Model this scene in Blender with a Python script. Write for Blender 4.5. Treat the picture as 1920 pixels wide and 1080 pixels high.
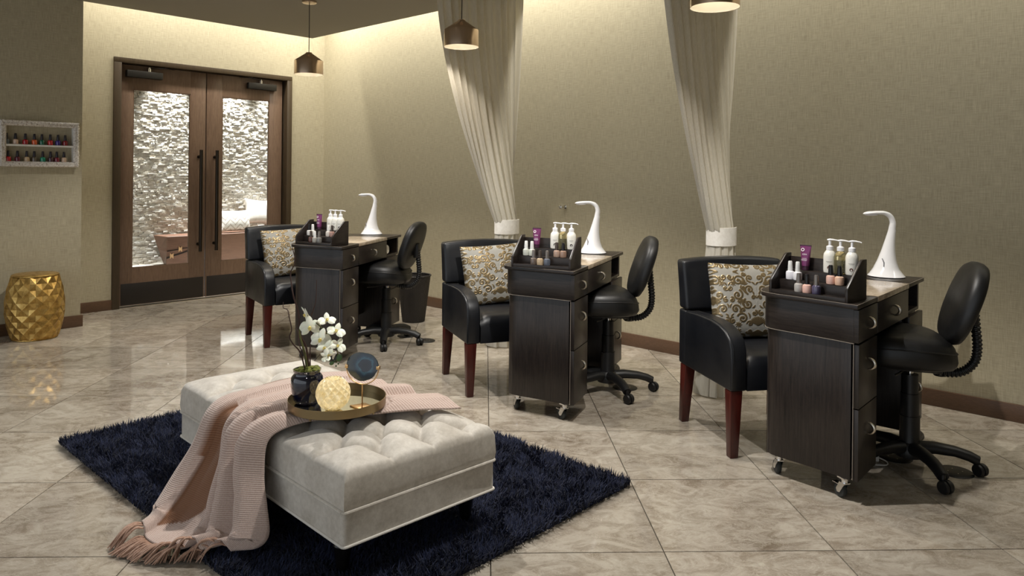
import bpy, bmesh, math, random
import numpy as np
from mathutils import Matrix, Vector

random.seed(7)
rng = np.random.default_rng(7)
SC = bpy.context.scene
for o in list(bpy.data.objects):
    bpy.data.objects.remove(o, do_unlink=True)
COL = SC.collection

# ------------------------------------------------------------------ camera
# room axes: x runs along the long station wall, y points into it; camera stands at the origin
CAM_H = 1.30
YAW = math.atan2(.681, .732)
ROLL = .0101
cd = bpy.data.cameras.new('camera')
cd.sensor_width = 36.0
cd.lens = 1377.0 / 1920.0 * 36.0
cd.shift_y = -(540 - 327.5) / 1920.0
cd.clip_start = .05
cam = bpy.data.objects.new('camera', cd)
COL.objects.link(cam)
cam.matrix_world = (Matrix.Translation((0, 0, CAM_H)) @ Matrix.Rotation(YAW, 4, 'Z')
                    @ Matrix.Rotation(math.pi / 2, 4, 'X') @ Matrix.Rotation(ROLL, 4, 'Z'))
SC.camera = cam

# ------------------------------------------------------------------ world, exposure
W = bpy.data.worlds.new('world')
SC.world = W
W.use_nodes = True
W.node_tree.nodes['Background'].inputs[0].default_value = (.88, .94, 1.0, 1)
W.node_tree.nodes['Background'].inputs[1].default_value = 1.1
vs = SC.view_settings
vs.view_transform = 'Standard'
vs.look = 'None'
vs.gamma = 1.0
vs.use_curve_mapping = False
vs.exposure = -.12

def area_light(name, loc, rot, sx, sy, power, color, spread=180):
    l = bpy.data.lights.new(name, 'AREA')
    l.shape = 'RECTANGLE'; l.size = sx; l.size_y = sy
    l.energy = power; l.color = color; l.spread = math.radians(spread)
    o = bpy.data.objects.new(name, l); COL.objects.link(o)
    o.location = loc; o.rotation_euler = rot
    return o
def spot_light(name, loc, rot, power, color, angle, blend=.4, radius=.03):
    l = bpy.data.lights.new(name, 'SPOT')
    l.energy = power; l.color = color; l.spot_size = math.radians(angle); l.spot_blend = blend
    l.shadow_soft_size = radius
    o = bpy.data.objects.new(name, l); COL.objects.link(o)
    o.location = loc; o.rotation_euler = rot
    return o
WARM = (1.0, .89, .74)
COVE = (1.0, .96, .86)
# cove strips washing the two walls from the slot above the dropped ceiling
area_light('cove_light_back', (-6.97, 3.35, 3.32), (0, math.radians(16), 0), .10, 2.6, 44, COVE, 160)
area_light('cove_light_right', (-4.9, 4.38, 3.32), (math.radians(16), 0, 0), 4.2, .10, 74, COVE, 160)
area_light('cove_light_right_b', (-.4, 4.38, 3.32), (math.radians(16), 0, 0), 4.2, .10, 40, COVE, 160)
# corridor wall washers behind the doors
for yy in (3.60, 4.38, 4.98):
    spot_light('corridor_washer', (-8.80, yy, 2.78), (0, math.radians(-2), 0), 640, (.97, .98, 1.0), 62, .9, .03)
# recessed downlights before the armchairs; the dim rear ones are added fill
DOWN_AND_FILL = [(-1.62, 2.34), (-3.42, 2.46), (-5.15, 2.42), (-3.3, .6), (-1.2, .6), (-5.2, .6)]
for dx, dy in DOWN_AND_FILL:
    near = dy > 2
    spot_light('downlight', (dx, dy, 2.69), (0, 0, 0), (190 if dx > -4 else 120) if near else 14, (1.0, .965, .91), 112 if near else 110, .42, .022 if near else .05)

# ------------------------------------------------------------------ mesh helpers
class MB:
    def __init__(s): s.v = []; s.f = []
    def add(s, vs_, fs_):
        o = len(s.v); s.v += [tuple(p) for p in vs_]; s.f += [tuple(i + o for i in f) for f in fs_]; return s
    def box(s, x0, y0, z0, x1, y1, z1, m=None):
        vs_ = [(x, y, z) for z in (z0, z1) for y in (y0, y1) for x in (x0, x1)]
        if m is not None: vs_ = [tuple(m @ Vector(p)) for p in vs_]
        return s.add(vs_, [(0, 2, 3, 1), (4, 5, 7, 6), (0, 1, 5, 4), (2, 6, 7, 3), (0, 4, 6, 2), (1, 3, 7, 5)])
    def prism(s, out, z0, z1, m=None):
        n = len(out)
        vs_ = [(x, y, z0) for x, y in out] + [(x, y, z1) for x, y in out]
        if m is not None: vs_ = [tuple(m @ Vector(p)) for p in vs_]
        return s.add(vs_, [tuple(range(n))[::-1], tuple(range(n, 2 * n))] + [(i, (i + 1) % n, n + (i + 1) % n, n + i) for i in range(n)])
    def lathe(s, prof, n=24, m=None, cap0=True, cap1=True):
        vs_ = []
        for r, z in prof:
            vs_ += [(r * math.cos(2 * math.pi * k / n), r * math.sin(2 * math.pi * k / n), z) for k in range(n)]
        if m is not None: vs_ = [tuple(m @ Vector(p)) for p in vs_]
        fs_ = []
        for j in range(len(prof) - 1):
            for k in range(n):
                a = j * n + k; b = j * n + (k + 1) % n
                fs_.append((a, b, b + n, a + n))
        if cap0: fs_.append(tuple(range(n))[::-1])
        if cap1: fs_.append(tuple(range((len(prof) - 1) * n, len(prof) * n)))
        return s.add(vs_, fs_)
    def tube(s, path, r, n=8, cap=True, flat=None):
        P = [Vector(p) for p in path]; N = len(P)
        if not hasattr(r, '__len__'): r = [r] * N
        t0 = (P[1] - P[0]).normalized()
        up = Vector((0, 0, 1)) if abs(t0.z) < .9 else Vector((1, 0, 0))
        nx = t0.cross(up).normalized(); vs_ = []
        for i in range(N):
            t = (P[min(i + 1, N - 1)] - P[max(i - 1, 0)]).normalized()
            nx = (nx - t * nx.dot(t)).normalized(); ny = t.cross(nx)
            fl = flat[i] if flat else 1.0
            for k in range(n):
                a = 2 * math.pi * k / n
                vs_.append(P[i] + nx * (math.cos(a) * r[i]) + ny * (math.sin(a) * r[i] * fl))
        fs_ = [(i * n + k, i * n + (k + 1) % n, (i + 1) * n + (k + 1) % n, (i + 1) * n + k) for i in range(N - 1) for k in range(n)]
        if cap: fs_ += [tuple(range(n))[::-1], tuple(range((N - 1) * n, N * n))]
        return s.add(vs_, fs_)
    def grid(s, fn, nu, nv, closed=False):
        vs_ = [fn(i / (nu if closed else nu - 1), j / (nv - 1)) for j in range(nv) for i in range(nu)]
        fs_ = []
        for j in range(nv - 1):
            for i in range(nu if closed else nu - 1):
                a = j * nu + i; b = j * nu + (i + 1) % nu
                fs_.append((a, b, b + nu, a + nu))
        return s.add(vs_, fs_)
    def ball(s, c, r, nu=16, nv=10):
        if not hasattr(r, '__len__'): r = (r, r, r)
        prof = [(math.sin(math.pi * j / nv), -math.cos(math.pi * j / nv)) for j in range(1, nv)]
        m = Matrix.Translation(c) @ Matrix.Diagonal((r[0], r[1], r[2], 1))
        return s.lathe(prof, nu, m)
    def mesh(s, bevel=0, seg=2, ang=38, recalc=True, smooth=True):
        me = bpy.data.meshes.new('m')
        me.from_pydata(s.v, [], s.f)
        if bevel or recalc:
            bm = bmesh.new(); bm.from_mesh(me)
            if recalc: bmesh.ops.recalc_face_normals(bm, faces=bm.faces)
            if bevel:
                es = [e for e in bm.edges if len(e.link_faces) == 2 and e.calc_face_angle(0) > math.radians(32)]
                bmesh.ops.bevel(bm, geom=es, offset=bevel, segments=seg, profile=.5, affect='EDGES', clamp_overlap=True)
            bm.to_mesh(me); bm.free()
        if smooth:
            me.shade_smooth(); me.set_sharp_from_angle(angle=math.radians(ang))
        me.update()
        return me
    def build(s, name, mat, parent=None, loc=None, rotz=0, **k):
        return link(name, s.mesh(**k), mat, parent, loc, rotz)

def link(name, me, mat, parent=None, loc=None, rotz=0):
    o = bpy.data.objects.new(name, me); COL.objects.link(o)
    if mat is not None:
        me.materials.clear(); me.materials.append(mat)
    if parent is not None: o.parent = parent
    if loc is not None: o.location = loc
    if rotz: o.rotation_euler = (0, 0, rotz)
    return o
def tag(o, label, cat, group=None):
    o['label'] = label; o['category'] = cat
    if group: o['group'] = group
    return o
def thing(name, label, cat, loc=(0, 0, 0), rotz=0, group=None):
    o = bpy.data.objects.new(name, None); COL.objects.link(o)
    o.empty_display_size = .1
    o.location = loc; o.rotation_euler = (0, 0, rotz)
    return tag(o, label, cat, group)
def struct(o, label=None):
    o['kind'] = 'structure'
    if label: o['label'] = label
    return o
def copy_tree(o, parent=None):
    c = o.copy(); COL.objects.link(c); c.parent = parent
    for ch in list(o.children): copy_tree(ch, c)
    return c
def bez(pts, n):
    """Catmull-Rom through pts, n samples."""
    P = [np.array(p, float) for p in pts]
    P = [2 * P[0] - P[1]] + P + [2 * P[-1] - P[-2]]
    out = []
    for i in range(n):
        u = i / (n - 1) * (len(P) - 3); k = min(int(u), len(P) - 4); t = u - k
        a, b, c, d = P[k:k + 4]
        out.append(tuple(.5 * (2 * b + (c - a) * t + (2 * a - 5 * b + 4 * c - d) * t * t + (3 * b - 3 * c + d - a) * t ** 3)))
    return out
def interp(x, xs, ys): return float(np.interp(x, xs, ys))
def rrect(x0, y0, x1, y1, r, n=5):
    out = []
    for cx, cy, a0 in ((x1 - r, y0 + r, -90), (x1 - r, y1 - r, 0), (x0 + r, y1 - r, 90), (x0 + r, y0 + r, 180)):
        for k in range(n + 1):
            a = math.radians(a0 + 90 * k / n); out.append((cx + r * math.cos(a), cy + r * math.sin(a)))
    return out

# ------------------------------------------------------------------ materials
def srgb(r, g, b):
    f = lambda c: (c / 255 / 12.92) if c / 255 <= .04045 else ((c / 255 + .055) / 1.055) ** 2.4
    return (f(r), f(g), f(b), 1)
class NT:
    def __init__(s, name):
        s.m = bpy.data.materials.new(name); s.m.use_nodes = True
        s.t = s.m.node_tree; s.b = s.t.nodes['Principled BSDF']; s.out = s.t.nodes['Material Output']
    def n(s, kind, **k):
        nd = s.t.nodes.new(kind)
        for a, v in k.items():
            if a.startswith('i_'): nd.inputs[a[2:].replace('_', ' ')].default_value = v
            else: setattr(nd, a, v)
        return nd
    def l(s, a, b): s.t.links.new(a, b)
    def obj(s, scale=(1, 1, 1), rot=(0, 0, 0), rand=False):
        tc = s.n('ShaderNodeTexCoord'); mp = s.n('ShaderNodeMapping')
        mp.inputs['Scale'].default_value = scale; mp.inputs['Rotation'].default_value = rot
        s.l(tc.outputs['Object'], mp.inputs['Vector'])
        if rand:
            oi = s.n('ShaderNodeObjectInfo'); mu = s.n('ShaderNodeMath', operation='MULTIPLY'); mu.inputs[1].default_value = 57.3
            s.l(oi.outputs['Random'], mu.inputs[0])
            va = s.n('ShaderNodeVectorMath', operation='ADD'); s.l(mp.outputs[0], va.inputs[0]); s.l(mu.outputs[0], va.inputs[1])
            return va.outputs[0]
        return mp.outputs[0]
    def noise(s, vec, scale, detail=4, rough=.55, dist=0):
        nd = s.n('ShaderNodeTexNoise'); nd.inputs['Scale'].default_value = scale
        nd.inputs['Detail'].default_value = detail; nd.inputs['Roughness'].default_value = rough; nd.inputs['Distortion'].default_value = dist
        if vec is not None: s.l(vec, nd.inputs['Vector'])
        return nd.outputs['Fac']
    def ramp(s, fac, stops, interp='LINEAR'):
        r = s.n('ShaderNodeValToRGB'); r.color_ramp.interpolation = interp
        e = r.color_ramp.elements
        while len(e) < len(stops): e.new(.5)
        for k, (p, c) in enumerate(stops): e[k].position = p; e[k].color = c
        s.l(fac, r.inputs[0]); return r.outputs[0]
    def mix(s, fac, a, b, mode='MIX'):
        nd = s.n('ShaderNodeMix', data_type='RGBA', blend_type=mode)
        for sock, v in ((nd.inputs[0], fac), (nd.inputs[6], a), (nd.inputs[7], b)):
            if hasattr(v, 'is_linked'): s.l(v, sock)
            else: sock.default_value = v
        return nd.outputs[2]
    def bump(s, h, strength=.3, dist=.002):
        b = s.n('ShaderNodeBump'); b.inputs['Strength'].default_value = strength; b.inputs['Distance'].default_value = dist
        s.l(h, b.inputs['Height']); s.l(b.outputs[0], s.b.inputs['Normal'])
    def set(s, **k):
        for a, v in k.items():
            sock = s.b.inputs[{'base': 'Base Color', 'rough': 'Roughness', 'metal': 'Metallic', 'spec': 'Specular IOR Level', 'coat': 'Coat Weight',
                               'coatr': 'Coat Roughness', 'trans': 'Transmission Weight', 'ior': 'IOR', 'emit': 'Emission Color', 'emits': 'Emission Strength',
                               'sheen': 'Sheen Weight', 'alpha': 'Alpha', 'sss': 'Subsurface Weight'}[a]]
            if hasattr(v, 'is_linked'): s.l(v, sock)
            else: sock.default_value = v
        return s
def plain(name, c, rough=.5, metal=0, **k):
    return NT(name).set(base=c, rough=rough, metal=metal, **k).m

def mat_wall(name, c0, c1):
    t = NT(name)
    g = t.n('ShaderNodeNewGeometry'); sp = t.n('ShaderNodeSeparateXYZ'); t.l(g.outputs['Position'], sp.inputs[0])
    h = t.n('ShaderNodeMath', operation='ADD'); t.l(sp.outputs[0], h.inputs[0]); t.l(sp.outputs[1], h.inputs[1])
    def threads(sh, sz):
        cb = t.n('ShaderNodeCombineXYZ')
        a = t.n('ShaderNodeMath', operation='MULTIPLY'); a.inputs[1].default_value = sh; t.l(h.outputs[0], a.inputs[0])
        b = t.n('ShaderNodeMath', operation='MULTIPLY'); b.inputs[1].default_value = sz; t.l(sp.outputs[2], b.inputs[0])
        t.l(a.outputs[0], cb.inputs[0]); t.l(b.outputs[0], cb.inputs[1])
        return t.noise(cb.outputs[0], 1.0, 2.5, .6)
    n1 = threads(14, 260); n2 = threads(240, 12)
    ad = t.n('ShaderNodeMath', operation='ADD'); t.l(n1, ad.inputs[0]); t.l(n2, ad.inputs[1])
    col = t.ramp(ad.outputs[0], [(.0, c0), (1.0, c1)])
    hv = t.n('ShaderNodeMath', operation='MULTIPLY'); hv.inputs[1].default_value = .5; t.l(ad.outputs[0], hv.inputs[0])
    col = t.ramp(hv.outputs[0], [(.34, c0), (.66, c1)])
    t.set(base=col, rough=.62, spec=.3)
    t.bump(hv.outputs[0], .25, .002)
    return t.m
def mat_wood(name, c0, c1, scale=(1, 1, 1), rough=.4, freq=1.0, spec=.5, bump=.08):
    """grain runs along local z unless scale changes it"""
    t = NT(name)
    v = t.obj(scale, rand=True)
    a = t.noise(v, 14 * freq, 5, .6, .6)
    b = t.noise(v, 60 * freq, 3, .6)
    f = t.n('ShaderNodeMath', operation='MULTIPLY_ADD'); f.inputs[1].default_value = .35; t.l(b, f.inputs[0])
    sc = t.n('ShaderNodeMath', operation='MULTIPLY'); sc.inputs[1].default_value = .65; t.l(a, sc.inputs[0]); t.l(sc.outputs[0], f.inputs[2])
    t.set(base=t.ramp(f.outputs[0], [(.32, c0), (.68, c1)]), rough=rough, spec=spec)
    if bump: t.bump(f.outputs[0], bump, .002)
    return t.m
def mat_leather(name, c, rough=.38):
    t = NT(name); v = t.obj()
    vo = t.n('ShaderNodeTexVoronoi'); vo.inputs['Scale'].default_value = 260; t.l(v, vo.inputs['Vector'])
    nz = t.noise(v, 7, 3)
    t.set(base=c, rough=t.ramp(nz, [(.3, (rough - .06,) * 3 + (1,)), (.7, (rough + .1,) * 3 + (1,))]), spec=.5)
    t.bump(vo.outputs['Distance'], .12, .001)
    return t.m
def mat_fabric(name, c0, c1, freq=60, rough=.85, sheen=.3, stretch=(1, 1, 1), bump=.25, spec=.2):
    t = NT(name); v = t.obj(stretch)
    a = t.noise(v, freq, 4, .65); b = t.noise(v, freq * .12, 3, .6)
    f = t.n('ShaderNodeMath', operation='ADD'); t.l(a, f.inputs[0]); t.l(b, f.inputs[1])
    hv = t.n('ShaderNodeMath', operation='MULTIPLY'); hv.inputs[1].default_value = .5; t.l(f.outputs[0], hv.inputs[0])
    t.set(base=t.ramp(hv.outputs[0], [(.36, c0), (.64, c1)]), rough=rough, sheen=sheen, spec=spec)
    t.bump(a, bump, .002)
    return t.m
def mat_attr(name, attr, stops, rough=.6, metal_stops=None, rough_stops=None, bump=0):
    t = NT(name); at = t.n('ShaderNodeAttribute', attribute_name=attr)
    t.set(base=t.ramp(at.outputs['Fac'], stops), rough=rough)
    if metal_stops: t.l(t.ramp(at.outputs['Fac'], metal_stops), t.b.inputs['Metallic'])
    if rough_stops: t.l(t.ramp(at.outputs['Fac'], rough_stops), t.b.inputs['Roughness'])
    if bump: t.bump(at.outputs['Fac'], bump, .004)
    return t.m
def set_attr(me, name, vals):
    a = me.attributes.new(name, 'FLOAT', 'POINT'); a.data.foreach_set('value', np.asarray(vals, dtype=np.float32))

g3 = lambda v: (v, v, v, 1)
M = {}
M['wall'] = mat_wall('grasscloth', srgb(156, 147, 124), srgb(187, 178, 153))
M['ceiling'] = plain('ceiling_paint', srgb(150, 143, 128), .9)
M['grout'] = plain('grout', srgb(70, 62, 52), .9)
def mat_marble():
    t = NT('marble_tile')
    v = t.obj((1, 1.5, 1), rand=True)
    n1 = t.noise(v, 1.9, 8, .6, 1.0); n2 = t.noise(v, 7, 8, .72, 1.6)
    w = t.noise(v, 5, 5, .7, 3.0)
    c = t.ramp(n1, [(.32, srgb(116, 103, 89)), (.5, srgb(164, 153, 138)), (.68, srgb(196, 188, 174))])
    c2 = t.ramp(n2, [(.40, srgb(132, 118, 101)), (.58, srgb(200, 191, 177))])
    c = t.mix(.48, c, c2)
    w2 = t.noise(v, 13, 6, .7, 2.4)
    c = t.mix(t.ramp(w2, [(.488, g3(0)), (.5, g3(.5)), (.512, g3(0))]), c, srgb(210, 202, 188))
    vein = t.ramp(w, [(.485, g3(0)), (.5, g3(.55)), (.515, g3(0))])
    c = t.mix(vein, c, srgb(208, 200, 186))
    oi = t.n('ShaderNodeObjectInfo')
    tone = t.ramp(oi.outputs['Random'], [(0, g3(.76)), (1, g3(.94))])
    c = t.mix(1.0, c, tone, 'MULTIPLY')
    t.set(base=c, rough=t.ramp(n2, [(.3, g3(.035)), (.7, g3(.07))]), spec=.5)
    return t.m
M['marble'] = mat_marble()
M['base_wood'] = mat_wood('baseboard_wood', srgb(70, 50, 36), srgb(104, 78, 58), (4, 4, 40), .4, .6)
M['door_wood'] = mat_wood('door_wood', srgb(92, 71, 56), srgb(122, 98, 80), (9, 9, .8), .42, .7)
M['frame_wood'] = mat_wood('door_frame_wood', srgb(56, 44, 29), srgb(72, 58, 39), (9, 9, .8), .45, .7)
M['bench_wood'] = mat_wood('bench_wood', srgb(92, 62, 46), srgb(122, 88, 68), (6, .7, 6), .55, .7)
M['key_wood'] = mat_wood('key_wood', srgb(190, 150, 104), srgb(212, 174, 128), (1, 6, 6), .5, .7)
M['espresso'] = mat_wood('espresso_laminate', srgb(18, 15, 14), srgb(52, 44, 40), (10, 10, .55), .34, .9, .45, .12)
M['espresso_h'] = mat_wood('espresso_laminate_cross', srgb(18, 15, 14), srgb(52, 44, 40), (.8, .8, 12), .34, .9, .45, .12)
M['edge_highlight'] = plain('edge_highlight', srgb(150, 140, 128), .4)
M['leg_wood'] = mat_wood('mahogany_leg', srgb(52, 16, 12), srgb(82, 28, 21), (8, 8, .8), .3, .8)
M['leather'] = mat_leather('black_leather', srgb(18, 20, 25), .36)
M['vinyl'] = mat_leather('black_vinyl', srgb(20, 20, 21), .42)
M['plastic'] = plain('black_plastic', srgb(20, 20, 21), .45)
M['rubber'] = plain('rubber', srgb(40, 44, 44), .6)
M['dark_metal'] = plain('dark_metal', srgb(52, 50, 47), .42, .6)
M['bronze'] = NT('oil_rubbed_metal').set(base=srgb(58, 52, 46), rough=.28, metal=.9).m
M['kick'] = NT('kick_plate').set(base=srgb(62, 58, 56), rough=.42, metal=.75).m
M['chrome'] = plain('chrome', (.8, .8, .8, 1), .15, 1)
M['nickel'] = plain('brushed_nickel', srgb(198, 190, 176), .28, 1)
M['brass'] = plain('brass', srgb(214, 176, 128), .3, 1)
M['tray_metal'] = plain('antique_brass', srgb(138, 120, 88), .34, 1)
M['mirror'] = plain('mirror_glass', (.78, .80, .78, 1), .03, 1)
M['copper'] = plain('smoked_copper', srgb(206, 184, 162), .24, 1)
M['white_paint'] = plain('white_paint', srgb(232, 230, 224), .45)
M['white_gloss'] = plain('white_plastic', srgb(236, 236, 238), .16, coat=.4)
M['led_panel'] = plain('lamp_diffuser', srgb(242, 242, 244), .35)
M['socket'] = plain('floor_box_lid', srgb(26, 25, 25), .45, .3)
def mat_glass(name, tint=(1, 1, 1, 1), refl=.10):
    t = NT(name)
    tr = t.n('ShaderNodeBsdfTransparent'); tr.inputs[0].default_value = tint
    gl = t.n('ShaderNodeBsdfGlossy'); gl.inputs['Roughness'].default_value = .02
    fr = t.n('ShaderNodeFresnel'); fr.inputs[0].default_value = 1.45
    mx = t.n('ShaderNodeMixShader'); t.l(fr.outputs[0], mx.inputs[0]); t.l(tr.outputs[0], mx.inputs[1]); t.l(gl.outputs[0], mx.inputs[2])
    t.l(mx.outputs[0], t.out.inputs[0]); return t.m
M['pane'] = mat_glass('door_glass', (.95, .96, .95, 1))

# ================================================================== SETTING
XB, YR, XL, YL = -7.40, 4.745, -6.80, 2.04      # back wall, station wall, projecting left wall and its corner
X1, Y0 = 2.6, -2.4
ZC = 2.71
fl = struct(MB().box(-7.56, Y0, -.12, X1, YR, -.004).build('floor', M['grout'], recalc=False), 'polished beige marble tile floor laid on the diagonal')
S2 = math.sqrt(.5)
def clip(poly, f):
    out = []
    for i, p in enumerate(poly):
        q = poly[(i + 1) % len(poly)]; a, b = f(p), f(q)
        if a >= 0: out.append(p)
        if a * b < 0: t = a / (a - b); out.append((p[0] + (q[0] - p[0]) * t, p[1] + (q[1] - p[1]) * t))
    return out
TS = .6; G = .0022
def tile_mesh(poly):
    mb = MB(); mb.prism(poly, -.004, 0); return mb.mesh(smooth=False)
full = [(-TS / 2 + G, -TS / 2 + G), (TS / 2 - G, -TS / 2 + G), (TS / 2 - G, TS / 2 - G), (-TS / 2 + G, TS / 2 - G)]
fullm = tile_mesh(full); fullm.materials.append(M['marble'])
for i in range(-12, 12):
    for j in range(-8, 16):
        a, b = .03 + TS * (i + .5), 2.52 + TS * (j + .5)
        cx, cy = (a - b) * S2, (a + b) * S2
        w = lambda p: (cx + (p[0] - p[1]) * S2, cy + (p[0] + p[1]) * S2)
        c = [w(p) for p in full]
        if max(p[0] for p in c) < -7.5 or min(p[0] for p in c) > X1 - .3 or max(p[1] for p in c) < Y0 + .3 or min(p[1] for p in c) > YR: continue
        inside = all(-7.55 < p[0] < X1 and Y0 < p[1] < YR for p in c)
        if all(p[0] < XL - .02 and p[1] < YL - .02 for p in c): continue
        if inside: me = fullm
        else:
            q = list(full)
            for f in (lambda p: w(p)[0] + 7.55, lambda p: X1 - w(p)[0], lambda p: w(p)[1] - Y0, lambda p: YR - w(p)[1]):
                q = clip(q, f)
                if len(q) < 3: break
            if len(q) < 3: continue
            me = tile_mesh(q); me.materials.append(M['marble'])
        o = bpy.data.objects.new('tile', me); COL.objects.link(o); o.parent = fl
        o.location = (cx, cy, 0); o.rotation_euler = (0, 0, math.pi / 4)

struct(MB().box(-7.6, YR, 0, X1, YR + .15, 3.4).build('wall_right', M['wall'], recalc=False), 'long woven grasscloth wall behind the manicure stations')
wb = MB()
wb.box(XB - .16, YL - .3, 0, XB, 2.49, 3.4); wb.box(XB - .16, 4.31, 0, XB, YR, 3.4); wb.box(XB - .16, 2.49, 2.35, XB, 4.31, 3.4)
struct(wb.build('wall_back', M['wall'], recalc=False), 'woven grasscloth wall around the double doors')
struct(MB().box(XB, Y0, 0, XL, YL, 3.4).build('wall_left', M['wall'], recalc=False), 'projecting grasscloth wall with the polish display')
ce = MB()
ce.box(XL, Y0, ZC, X1, 4.21, ZC + .10); 
struct(ce.build('ceiling', M['ceiling'], recalc=False), 'dropped taupe ceiling with a light slot along the walls')
struct(MB().box(-7.6, Y0, 3.4, X1, YR + .15, 3.5).build('trim_1', M['ceiling'], recalc=False), 'upper ceiling of the light slot')
struct(MB().box(X1, Y0, 0, X1 + .15, YR + .15, 3.4).build('wall_light_block', M['wall'], recalc=False), 'unseen grasscloth wall added at the near end of the room to block side light')  # added out of view so world light enters only from behind the camera
BH = .095
struct(MB().box(XB, YR - .016, 0, X1, YR, BH).build('baseboard_right', M['base_wood'], bevel=.003), 'brown wooden baseboard of the long wall')
bb = MB(); bb.box(XB, YL, 0, XB + .016, 2.48, BH); bb.box(XB, 4.32, 0, XB + .016, YR - .016, BH)
struct(bb.build('baseboard_back', M['base_wood'], bevel=.003), 'brown wooden baseboard beside the doors')
struct(MB().box(XL, Y0, 0, XL + .016, YL + .016, BH).build('baseboard_left', M['base_wood'], bevel=.003), 'brown wooden baseboard below the polish display')

# ---- door frame and the two leaves
tf = MB()
tf.box(XB - .14, 2.478, 0, XB + .02, 2.545, 2.318); tf.box(XB - .14, 4.262, 0, XB + .02, 4.322, 2.318); tf.box(XB - .14, 2.478, 2.318, XB + .02, 4.322, 2.366)
tf.box(XB - .14, 2.545, 0, XB - .10, 2.565, 2.30); tf.box(XB - .14, 4.242, 0, XB - .10, 4.262, 2.30); tf.box(XB - .14, 2.545, 2.30, XB - .10, 4.262, 2.318)
struct(tf.build('trim_2', M['frame_wood'], bevel=.003), 'dark brown wooden frame of the double doors')
def door(name, y0, y1, gy0, gy1, hy, side, cy0, cy1, label):
    xf, xb = -7.455, -7.495
    e = bpy.data.objects.new(name, None); COL.objects.link(e); e.location = (xf, y0, 0); struct(e, label)
    L = lambda mb, nm, m, par=e, **k: mb.build(nm, m, par, **k)
    X = lambda x: x - xf
    Yy = lambda y: y - y0
    gz0, gz1, zt = .368, 2.082, 2.312
    w = MB().box(X(xb), 0, .012, X(xf), Yy(gy0), zt); L(w, 'stile', M['door_wood'], bevel=.002)
    w = MB().box(X(xb), Yy(gy1), .012, X(xf), Yy(y1), zt); L(w, 'stile', M['door_wood'], bevel=.002)
    w = MB().box(X(xb), Yy(gy0), .012, X(xf), Yy(gy1), gz0); L(w, 'bottom_rail', M['door_wood'])
    w = MB().box(X(xb), Yy(gy0), gz1, X(xf), Yy(gy1), zt); L(w, 'top_rail', M['door_wood'])
    bead = MB()
    for a, b, c, d in ((gy0, gy0 + .008, gz0, gz1), (gy1 - .008, gy1, gz0, gz1), (gy0, gy1, gz0, gz0 + .008), (gy0, gy1, gz1 - .008, gz1)):
        bead.box(X(xf) - .012, Yy(a), c, X(xf) - .002, Yy(b), d)
    L(bead, 'glazing_bead', M['door_wood'])
    L(MB().box(-.024, Yy(gy0), gz0, -.018, Yy(gy1), gz1), 'pane', M['pane'], smooth=False)
    L(MB().box(.0005, .012, .018, .004, Yy(y1) - .012, .222), 'kick_plate', M['kick'], bevel=.001)
    h = MB().tube([(.06, Yy(hy), .49), (.06, Yy(hy), 1.52)], .0165, 14)
    ho = L(h, 'pull_handle', M['bronze'])
    for z in (.56, 1.45):
        MB().tube([(.002, Yy(hy), z), (.06, Yy(hy), z)], .009, 10).build('handle_post', M['bronze'], ho)
        MB().lathe([(.016, 0), (.016, .006)], 14, Matrix.Translation((.0, Yy(hy), z)) @ Matrix.Rotation(math.pi / 2, 4, 'Y')).build('handle_rose', M['bronze'], ho)
    cb = L(MB().box(.001, Yy(cy0), 2.192, .055, Yy(cy1), 2.258), 'door_closer', M['dark_metal'], bevel=.005)
    py = cy1 - .12 if side < 0 else cy0 + .15
    far = py + .24 if side < 0 else py - .24
    MB().lathe([(.016, 0), (.016, .03), (.011, .03), (.011, .042)], 14, Matrix.Translation((.03, Yy(py), 2.258))).build('pivot', M['chrome'], cb)
    a = MB().tube([(.03, Yy(py), 2.295), (.075, Yy((py + far) / 2), 2.298)], .010, 8, flat=[.4, .4])
    a.tube([(.075, Yy((py + far) / 2), 2.303), (.02, Yy(far), 2.306)], .009, 8, flat=[.4, .4])
    a.build('closer_arm', M['dark_metal'], cb)
    return e
door('door_1', 2.566, 3.380, 2.675, 3.224, 3.312, -1, 2.60, 2.93, 'left wooden door leaf with tall glass pane and pull bar')
door('door_2', 3.392, 4.241, 3.556, 4.090, 3.478, 1, 3.82, 4.145, 'right wooden door leaf with tall glass pane and pull bar')
struct(MB().box(XB - .13, 2.545, 0, XB + .0, 4.262, .006).build('trim_3', M['nickel'], bevel=.001), 'metal threshold below the doors')

# ---- corridor behind the doors
XS = -9.0
cf = MB(); cf.box(-9.1, 1.4, -.12, -7.56, 7.4, 0)
M['pale_stone'] = plain('pale_stone', srgb(222, 218, 210), .35)
struct(cf.build('floor_corridor', M['pale_stone'], recalc=False), 'pale floor of the corridor behind the doors')
struct(MB().box(XS, 1.4, 0, -8.30, 7.4, .205).build('trim_4', M['pale_stone'], bevel=.006), 'white stone ledge along the corridor wall')
struct(MB().box(-9.15, 1.4, 2.85, -7.56, 7.4, 2.95).build('ceiling_corridor', M['ceiling'], recalc=False), 'corridor ceiling')
ws = MB(); ws.box(-9.15, 1.3, 0, -7.56, 1.4, 2.95); ws.box(-9.15, 7.4, 0, -7.4, 7.5, 2.95); ws.box(-7.6, YR + .15, 0, -7.5, 7.4, 2.95)
struct(ws.build('wall_corridor', M['white_paint'], recalc=False), 'plain end walls of the corridor')
M['stone'] = NT('split_stone')
_t = M['stone']; _at = _t.n('ShaderNodeAttribute', attribute_name='tone')
_n = _t.noise(_t.obj(), 90, 4, .7)
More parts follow.
